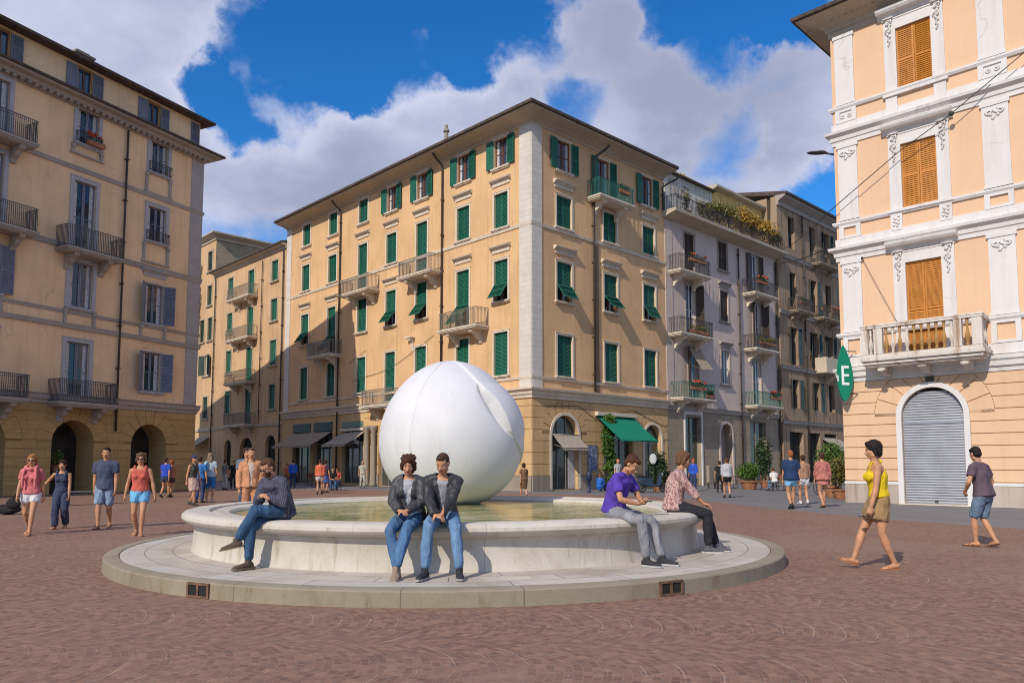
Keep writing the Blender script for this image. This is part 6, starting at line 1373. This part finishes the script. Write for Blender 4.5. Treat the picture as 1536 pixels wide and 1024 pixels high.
for i, (px, dep, h_, lab, deg, md, look) in enumerate(far):
    s = h_ / 1.72
    if md == 'w': po = walk(h_, .18, 1 if i % 2 else -1, .1)
    elif md == 's': po = stand(h_, handL=(.26 * s, -.10, (.80 + .1 * (i % 2)) * s))
    elif md == 'sit': po = dict(pel=(0, 0, .52), lean=8, slouch=10, footL=(.12, -.45, .085), footR=(-.12, -.42, .085), kneeL=(.1, -1, .5), kneeR=(-.1, -1, .5), handL=(.08, -.3, .62), handR=(-.08, -.3, .62))
    else: po = dict(pel=(0, 0, .22), lean=6, slouch=12, footL=(.14, -.50, .085), footR=(-.14, -.46, .085), kneeL=(.1, -.3, 1), kneeR=(-.1, -.3, 1), handL=(.10, -.36, .5), handR=(-.10, -.36, .5))
    person(lab, place(px, dep), RD(deg), po, look, h_, False)
    if md == 'sit':
        st = thing('stool', ['stool', 'dark stool under the %s' % ' '.join(lab.split()[:5])][1], 'stool', (*place(px, dep), 0)); mb = MB(); mb.lathe([(.19, .40), (.19, .43), (.17, .44)], (0, 0, 0), 14); link('seat', mb.mesh('seat', M_WOOD), st)
        for q in range(4): mb = MB(); a = q * PI / 2 + .78; mb.tube([(.12 * math.cos(a), .12 * math.sin(a), .41), (.18 * math.cos(a), .18 * math.sin(a), 0)], .014, 6); link('leg', mb.mesh('leg', M_IRON), st)
# ------------------------------------------------------------------ plants, pots, bikes, cafe furniture
LF_G = leafmat('green leaves', (.035, .085, .012), (.075, .15, .02), (.13, .20, .03)); LF_D = leafmat('dark leaves', (.012, .03, .010), (.03, .06, .016), (.06, .10, .03))
LF_Y = leafmat('autumn yellow leaves', (.16, .10, .015), (.42, .23, .025), (.56, .36, .05)); LF_O = leafmat('mixed olive leaves', (.05, .06, .015), (.13, .13, .03), (.30, .20, .04))
FL_R = leafmat('red petals', (.48, .03, .015), (.62, .08, .02), (.65, .18, .03)); M_TC = plain('terracotta', (.33, .14, .07), .85, .2, 4, .3, 30); M_BARK = plain('bark', (.09, .06, .04), .9, .3, 10, .5, 30)
R9 = random.Random(21)
def shrub(name, label, loc, r, h, n, lm, size=.07, pot=None, group=None, stems=5, cat='shrub', flat=None):
    t = thing(name, label, cat, loc, 0, group); z0 = 0
    if pot:
        pr, ph = pot; mb = MB(); mb.lathe([(pr * .68, 0), (pr * .95, ph * .85), (pr * 1.08, ph * .86), (pr * 1.08, ph), (pr * .92, ph), (pr * .9, ph * .9)], (0, 0, 0), 20); link('pot', mb.mesh('pot', M_TC, False), t); z0 = ph * .85
    mb = MB(); rx, ry = (r, r) if not isinstance(r, tuple) else r
    for k in range(stems):
        a = R9.uniform(0, 6.28); q = R9.uniform(.2, .7); mb.tube([(0, 0, z0), (rx * q * .4 * math.cos(a), ry * q * .4 * math.sin(a), z0 + h * .4), (rx * q * math.cos(a), ry * q * math.sin(a), z0 + h * .8)], [.03, .02, .01], 5)
    link('stem', mb.mesh('stem', M_BARK), t)
    mb = MB(); 
    for k in range(7):
        a = R9.uniform(0, 6.28); q = R9.uniform(0, .45); c = (rx * q * math.cos(a), ry * q * math.sin(a), z0 + h * R9.uniform(.35, .65)); e = R9.uniform(.5, .75)
        mb.leaves(n // 7, c, (rx * e, ry * e, h * .5 * e + .02), size, R9, shell=.5)
    link('foliage', mb.mesh('foliage', lm, False, False), t); return t
x, y = place(1122, 44.5)
shrub('potted_shrub', 'round clipped green bush in a wide terracotta pot outside the lavender house', (x, y, 0), .80, 1.30, 3400, LF_G, .06, (.50, .50))
x, y = CRF.w(6.0, .25)
# climbing plant: tall strip of leaves beside the awning shop
cp = thing('climbing_plant', 'tall bright green climbing plant on the wall beside the green awning', 'plant', (x, y, 0), CRF.a)
mb = MB(); 
for k in range(22): mb.leaves(330, (R9.uniform(-.28, .28), -.1, 1.2 + k * .14), (.5, .25, .26), .075, R9, shell=.25)
link('foliage', mb.mesh('foliage', LF_G, False, False), cp); mb = MB(); mb.tube([(0, 0, 0), (.08, 0, 1.2), (-.05, 0, 2.6), (.05, 0, 4.0)], .035, 6); link('stem', mb.mesh('stem', M_BARK), cp)
x, y = place(918, 40.8); shrub('potted_shrub', 'small green potted plant below the climbing plant', (x, y, 0), .42, .95, 900, LF_G, .06, (.2, .25))
x, y = place(985, 41.2); shrub('potted_shrub', 'tall dark leafy plant beside the white round sign', (x, y, 0), (.75, .4), 2.1, 1900, LF_D, .08, (.3, .35))
x, y = place(999, 42.0); shrub('potted_shrub', 'bushy green plant in front of the right arch of the ochre building', (x, y, 0), .55, 1.0, 1000, LF_O, .06, (.25, .25))
x, y = place(1146, 48.5); shrub('tall_shrub', 'tall dark shrub against the lavender house wall behind the cafe tables', (x, y, 0), (.7, .45), 2.9, 1500, LF_D, .10, (.35, .4))
x, y = place(1245, 33.5); shrub('potted_tree', 'light green potted tree near the corner of the peach building', (x, y, 0), .75, 2.1, 2600, LF_G, .06, (.32, .5))
x, y = place(1258, 32.0); shrub('potted_shrub', 'low green bush with pale flowers tucked behind the peach building', (x, y, 0), .62, 1.5, 1900, LF_O, .055, (.3, .4))
x, y = place(112, 47.0); shrub('potted_shrub', 'green plant glimpsed inside the dark arcade arch', (*LBF.w(-7.6, -.75), 1.1), .45, .9, 600, LF_G, .05, (.2, .3))
# ivy on the far left house
iv = thing('ivy', 'narrow strip of ivy hanging at the edge of the tall far left house', 'plant', (*CLF.w(-44.9, .3), 0), CLF.a); mb = MB()
for k in range(24): mb.leaves(90, (R9.uniform(-.3, .3), -.15, 13.2 + k * .32), (.5, .3, .3), .12, R9, shell=.3)
link('foliage', mb.mesh('foliage', LF_O, False, False), iv)
# roof terrace planting: a row of separate shrubs
names = ['leafless brown creeper at the left end of the roof terrace', 'small grey green shrub second from the left on the roof terrace', 'low olive shrub in front of the scrawled penthouse wall', 'wide olive shrub left of the yellow terrace shrubs', 'tall mixed green and yellow shrub in the middle of the terrace', 'golden shrub just right of the terrace middle', 'bright yellow shrub third from the right on the terrace', 'dark leaved shrub with golden top near the terrace right end', 'small golden shrub at the right end of the terrace']
for i, (u, r, h, lm, n) in enumerate([(14.4, .35, 1.7, LF_O, 200), (16.1, .5, 1.4, LF_O, 420), (17.2, .65, 1.5, LF_O, 750), (18.5, .85, 1.9, LF_O, 1200), (19.9, .95, 2.1, LF_O, 1300), (21.5, 1.15, 2.2, LF_Y, 1700), (23.1, 1.1, 2.1, LF_Y, 1700), (24.9, 1.2, 1.9, LF_Y, 1700), (26.4, .8, 1.5, LF_O, 900)]):
    x, y = CRF.w(u, .45); shrub('terrace_shrub', names[i], (x, y, 18.0), (r, .5), h, n, lm, .09, (.28, .35), 'shrubs on the roof terrace')
# balcony flower boxes
def flowers(label, F, u, z, w, n=260, red=True, dens=1.0, out=.9, lm=None):
    x, y = F.w(u, out); t = thing('flower_box', label, 'flower box', (x, y, z), F.a, 'flower boxes on the balconies')
    mb = MB(); mb.prism([(-w / 2, 0), (w / 2, 0), (w / 2 + .03, .2), (-w / 2 - .03, .2)], -.1, .1); link('planter', mb.mesh('planter', M_TC), t)
    mb = MB()
    for k in range(6): mb.leaves(int(n / 6 * dens), (-w / 2 + w * (k + .5) / 6, R9.uniform(-.05, .05), .32 + R9.uniform(-.05, .12)), (w / 8, .22, .22), .05, R9, shell=.3)
    link('foliage', mb.mesh('foliage', lm or LF_D, False, False), t)
    if red:
        mb = MB()
        for k in range(5):
            if R9.random() < .8: mb.leaves(34, (R9.uniform(-w / 2, w / 2), -.08, .48 + R9.uniform(-.05, .1)), (w / 9, .14, .09), .055, R9, shell=.2)
        link('blossom', mb.mesh('blossom', FL_R, False, False), t)
flowers('red geraniums on the top left balcony of the lavender house', CRF, 14.9, 14.85, 1.9, 420)
flowers('orange geraniums on the top right balcony of the lavender house', CRF, 23.6, 14.85, 1.5, 340)
flowers('trailing green plants on the middle right balcony of the lavender house', CRF, 24.2, 10.3, 2.6, 900, False, 1.2, lm=LF_O)
flowers('red flowers on the lowest left balcony of the lavender house', CRF, 14.6, 6.3, 1.8, 420)
flowers('red flowers on the lowest right balcony of the lavender house', CRF, 25.2, 6.3, 1.6, 420)
flowers('green trailing plants on the corner balcony of the ochre building', CRF, 7.0, 17.6, 1.0, 260, False)
flowers('pale bushy plants on the middle balcony of the brown house', CRF, 34.4, 14.3, 1.6, 500, False, lm=LF_O)
flowers('yellow and red plants on the middle balcony of the brown house', CRF, 36.6, 14.3, 1.6, 600, True, lm=LF_Y)
flowers('dark plants on the small left balcony of the brown house', CRF, 30.4, 14.3, 1.2, 300, False)
flowers('yellow green plants on the top balcony of the brown house', CRF, 35.6, 19.0, 1.6, 360, False, lm=LF_O)
flowers('small plants in the window guard at the top of the cream block', LBF, -7.0, 17.25, .9, 120, True, .8, .3)
# bicycles
def bicycle(label, loc, rz, c):
    t = thing('bicycle', label, 'bicycle', loc, rz, 'bicycles parked by the shops'); fm = plain('bike paint %.2f' % c[0], c, .4, .1)
    for s in (-1, 1):
        mb = MB(); mb.tube([(s * .52 + .33 * math.cos(a), 0, .34 + .33 * math.sin(a)) for a in [2 * PI * k / 24 for k in range(24)]], .02, 6, closed=True); w = link('wheel', mb.mesh('wheel', M_IRON, True), t)
        mb = MB()
        for k in range(12): a = k * PI / 6; mb.tube([(s * .52, 0, .34), (s * .52 + .32 * math.cos(a), 0, .34 + .32 * math.sin(a))], .004, 3)
        link('spokes', mb.mesh('spokes', M_FRAME), w)
    mb = MB(); A, B_, C_, D_, E2 = (-.52, 0, .34), (-.18, 0, .82), (-.06, 0, .32), (.34, 0, .86), (.52, 0, .34)
    for p, q in ((A, B_), (A, C_), (B_, C_), (B_, D_), (C_, D_), (D_, E2)): mb.tube([p, q], .018, 6)
    link('frame', mb.mesh('frame', fm), t); mb = MB(); mb.tube([(-.18, 0, .82), (-.2, 0, .92)], .014, 5); mb.ball((-.2, 0, .95), (.13, .07, .035), 10, 6); link('saddle', mb.mesh('saddle', M_IRON, True), t)
    mb = MB(); mb.tube([(.34, 0, .86), (.32, 0, 1.0)], .014, 5); mb.tube([(.22, -.26, 1.02), (.34, -.2, 1.0), (.34, .2, 1.0), (.22, .26, 1.02)], .013, 5); link('handlebar', mb.mesh('handlebar', M_IRON), t)
x, y = place(1212, 36.); bicycle('dark bicycle parked between the navy t-shirt man and the floral dress', (x, y, 0), .2, (.05, .05, .06))
x, y = place(1240, 37.); bicycle('pale bicycle parked behind the woman in the floral dress', (x, y, 0), .5, (.35, .36, .38))
x, y = place(1008, 42.6); bicycle('bicycle leaning near the right arch of the ochre building', (x, y, 0), CRF.a, (.12, .02, .02))
x, y = place(936, 41.4); bicycle('bicycle standing under the green awning', (x, y, 0), CRF.a + .4, (.3, .3, .32))
# scooter
x, y = place(978, 39.6); t = thing('scooter', 'dark blue motor scooter parked between the awning shop and the leafy plants', 'scooter', (x, y, 0), .35)
pb = plain('dark blue scooter paint', (.03, .055, .09), .25, .05, 3, 0, spec=.6); mb = MB()
mb.prism([(-.75, .42), (-.2, .30), (.28, .28), (.42, .40), (.50, .95), (.42, 1.0), (.30, .42), (-.05, .40), (-.12, .72), (-.72, .76), (-.85, .60)], -.15, .15); bevel(link('body', mb.mesh('body', pb), t), .04)
for s in (-.62, .62): mb = MB(); mb.tube([(s + .19 * math.cos(a), 0, .24 + .19 * math.sin(a)) for a in [2 * PI * k / 20 for k in range(20)]], .055, 8, closed=True); mb.ball((s, 0, .24), (.10, .03, .10), 10, 6); link('wheel', mb.mesh('wheel', M_IRON, True), t)
mb = MB(); mb.prism([(-.78, .77), (-.10, .73), (-.08, .80), (-.40, .84), (-.78, .88)], -.13, .13); bevel(link('seat', mb.mesh('seat', plain('black seat vinyl', (.015, .015, .015), .5)), t), .02)
mb = MB(); mb.tube([(.44, -.3, 1.08), (.46, 0, 1.02), (.44, .3, 1.08)], .018, 6); mb.tube([(.44, .25, 1.08), (.44, .3, 1.3)], .008, 5); mb.ball((.43, .3, 1.33), (.01, .06, .04), 8, 6); link('handlebar', mb.mesh('handlebar', M_IRON), t)
mb = MB(); mb.ball((.55, 0, .92), (.05, .09, .08), 10, 8); link('headlight', mb.mesh('headlight', M_WSASH, True), t)
# round sign, bollard, boards
x, y = place(979, 40.8); t = thing('round_sign', 'white oval blank sign on a thin pole among the plants', 'sign', (x, y, 0)); mb = MB(); mb.tube([(0, 0, 0), (0, 0, 1.9)], .02, 6); link('pole', mb.mesh('pole', M_IRON), t)
mb = MB(); mb.ball((0, 0, 1.72), (.19, .03, .28), 18, 12); link('panel', mb.mesh('panel', plain('white board', (.5, .5, .5), .6, .03), True), t)
x, y = place(883, 40.0); t = thing('bollard', 'short dark blue post on the pavement under the poster', 'bollard', (x, y, 0)); mb = MB(); mb.lathe([(.12, 0), (.11, .05), (.07, .08), (.07, .6), (.14, .62), (.14, 1.0), (.1, 1.04)], (0, 0, 0), 14); link('post', mb.mesh('post', plain('dark blue iron', (.02, .03, .07), .5), True), t)
x, y = place(1066, 46.5); t = thing('notice_board', 'grey box board standing beside the pointed arch', 'board', (x, y, 0), CRF.a); mb = MB(); mb.box(-.42, .42, -.1, .1, .35, 1.35); bevel(link('panel', mb.mesh('panel', M_BASE), t), .02)
for s in (-1, 1): mb = MB(); mb.box(s * .36 - .03, s * .36 + .03, -.04, .04, 0, .35); link('leg', mb.mesh('leg', M_IRON), t)
# cafe tables and chairs
def table(label, x, y):
    t = thing('cafe_table', label, 'table', (x, y, 0), 0, 'cafe tables'); mb = MB(); mb.lathe([(.34, .71), (.35, .72), (.35, .745), (.34, .75)], (0, 0, 0), 20); link('tabletop', mb.mesh('tabletop', M_WOOD), t)
    mb = MB(); mb.tube([(0, 0, .03), (0, 0, .71)], .025, 8); mb.lathe([(.22, 0), (.22, .02), (.04, .05)], (0, 0, 0), 16); link('pedestal', mb.mesh('pedestal', M_IRON), t)
def chair(label, x, y, rz):
    t = thing('cafe_chair', label, 'chair', (x, y, 0), rz, 'cafe chairs'); mb = MB(); mb.box(-.2, .2, -.2, .2, .43, .46); link('seat', mb.mesh('seat', M_WOOD), t)
    mb = MB(); mb.box(-.2, .2, .18, .2, .62, .86); mb.tube([(-.19, .19, .43), (-.19, .21, .88)], .013, 5); mb.tube([(.19, .19, .43), (.19, .21, .88)], .013, 5); link('backrest', mb.mesh('backrest', M_WOOD), t)
    for a in (-1, 1):
        for b in (-1, 1): mb = MB(); mb.tube([(.17 * a, .17 * b, .43), (.2 * a, .2 * b, 0)], .012, 5); link('leg', mb.mesh('leg', M_IRON), t)
for px, dep, lab in ((1152, 42.5, 'small cafe table left of the person in white'), (1176, 43.5, 'small cafe table right of the person in white'), (1098, 47, 'cafe table beside the pointed arch'), (478, 49, 'cafe table in the shade of the dark awning')): table(lab, *place(px, dep))
for px, dep, rz, lab in ((1145, 42.6, 1.2, 'dark cafe chair left of the left cafe table'), (1169, 42.2, -.6, 'dark cafe chair between the two small tables'), (1184, 43.8, -1.6, 'dark cafe chair right of the right cafe table'), (1104, 47.4, -1.2, 'cafe chair beside the pointed arch'), (470, 49.2, 1.2, 'chair left of the shaded table'), (486, 49.2, -1.2, 'chair right of the shaded table')): chair(lab, *place(px, dep), rz)
# low market bench with stacked goods in front of the arcade
t = thing('bench', 'low grey bench with a slatted top in front of the arcade', 'bench', (*place(133, 27.5), 0), 1.1); mb = MB()
for k in range(4): mb.box(-.9, .9, -.22 + k * .12, -.13 + k * .12, .44, .48)
link('seat', mb.mesh('seat', M_FRAME), t)
for s in (-1, 1): mb = MB(); mb.box(s * .75 - .05, s * .75 + .05, -.2, .22, 0, .44); link('leg', mb.mesh('leg', M_BASE), t)
# black rucksack on the ground at the far left edge
x, y = place(18, 22.0); t = thing('dark_bag', 'black bag lying on the ground at the far left edge', 'bag', (x, y, 0)); mb = MB(); mb.ball((0, 0, .16), (.42, .22, .16), 14, 10); mb.ball((.22, .05, .2), (.26, .17, .15), 12, 8); mb.ball((-.2, 0, .2), (.2, .15, .17), 12, 8); mb.v = [(a * .72, b * .8, c * .8) for a, b, c in mb.v]; me = remesh(mb, .02, 2, 'body'); wrinkle(me, .03, 6, 3); me.materials.append(cloth('black bag', (.02, .018, .018))); link('body', me, t)
flowers('green and yellow trailing plants low on the middle left balcony of the lavender house', CRF, 14.9, 10.05, 2.2, 500, False, 1., lm=LF_O)
flowers('dense green plants beside the red flowers on the lowest left balcony', CRF, 16.0, 5.85, 1.0, 420, False, 1.2)
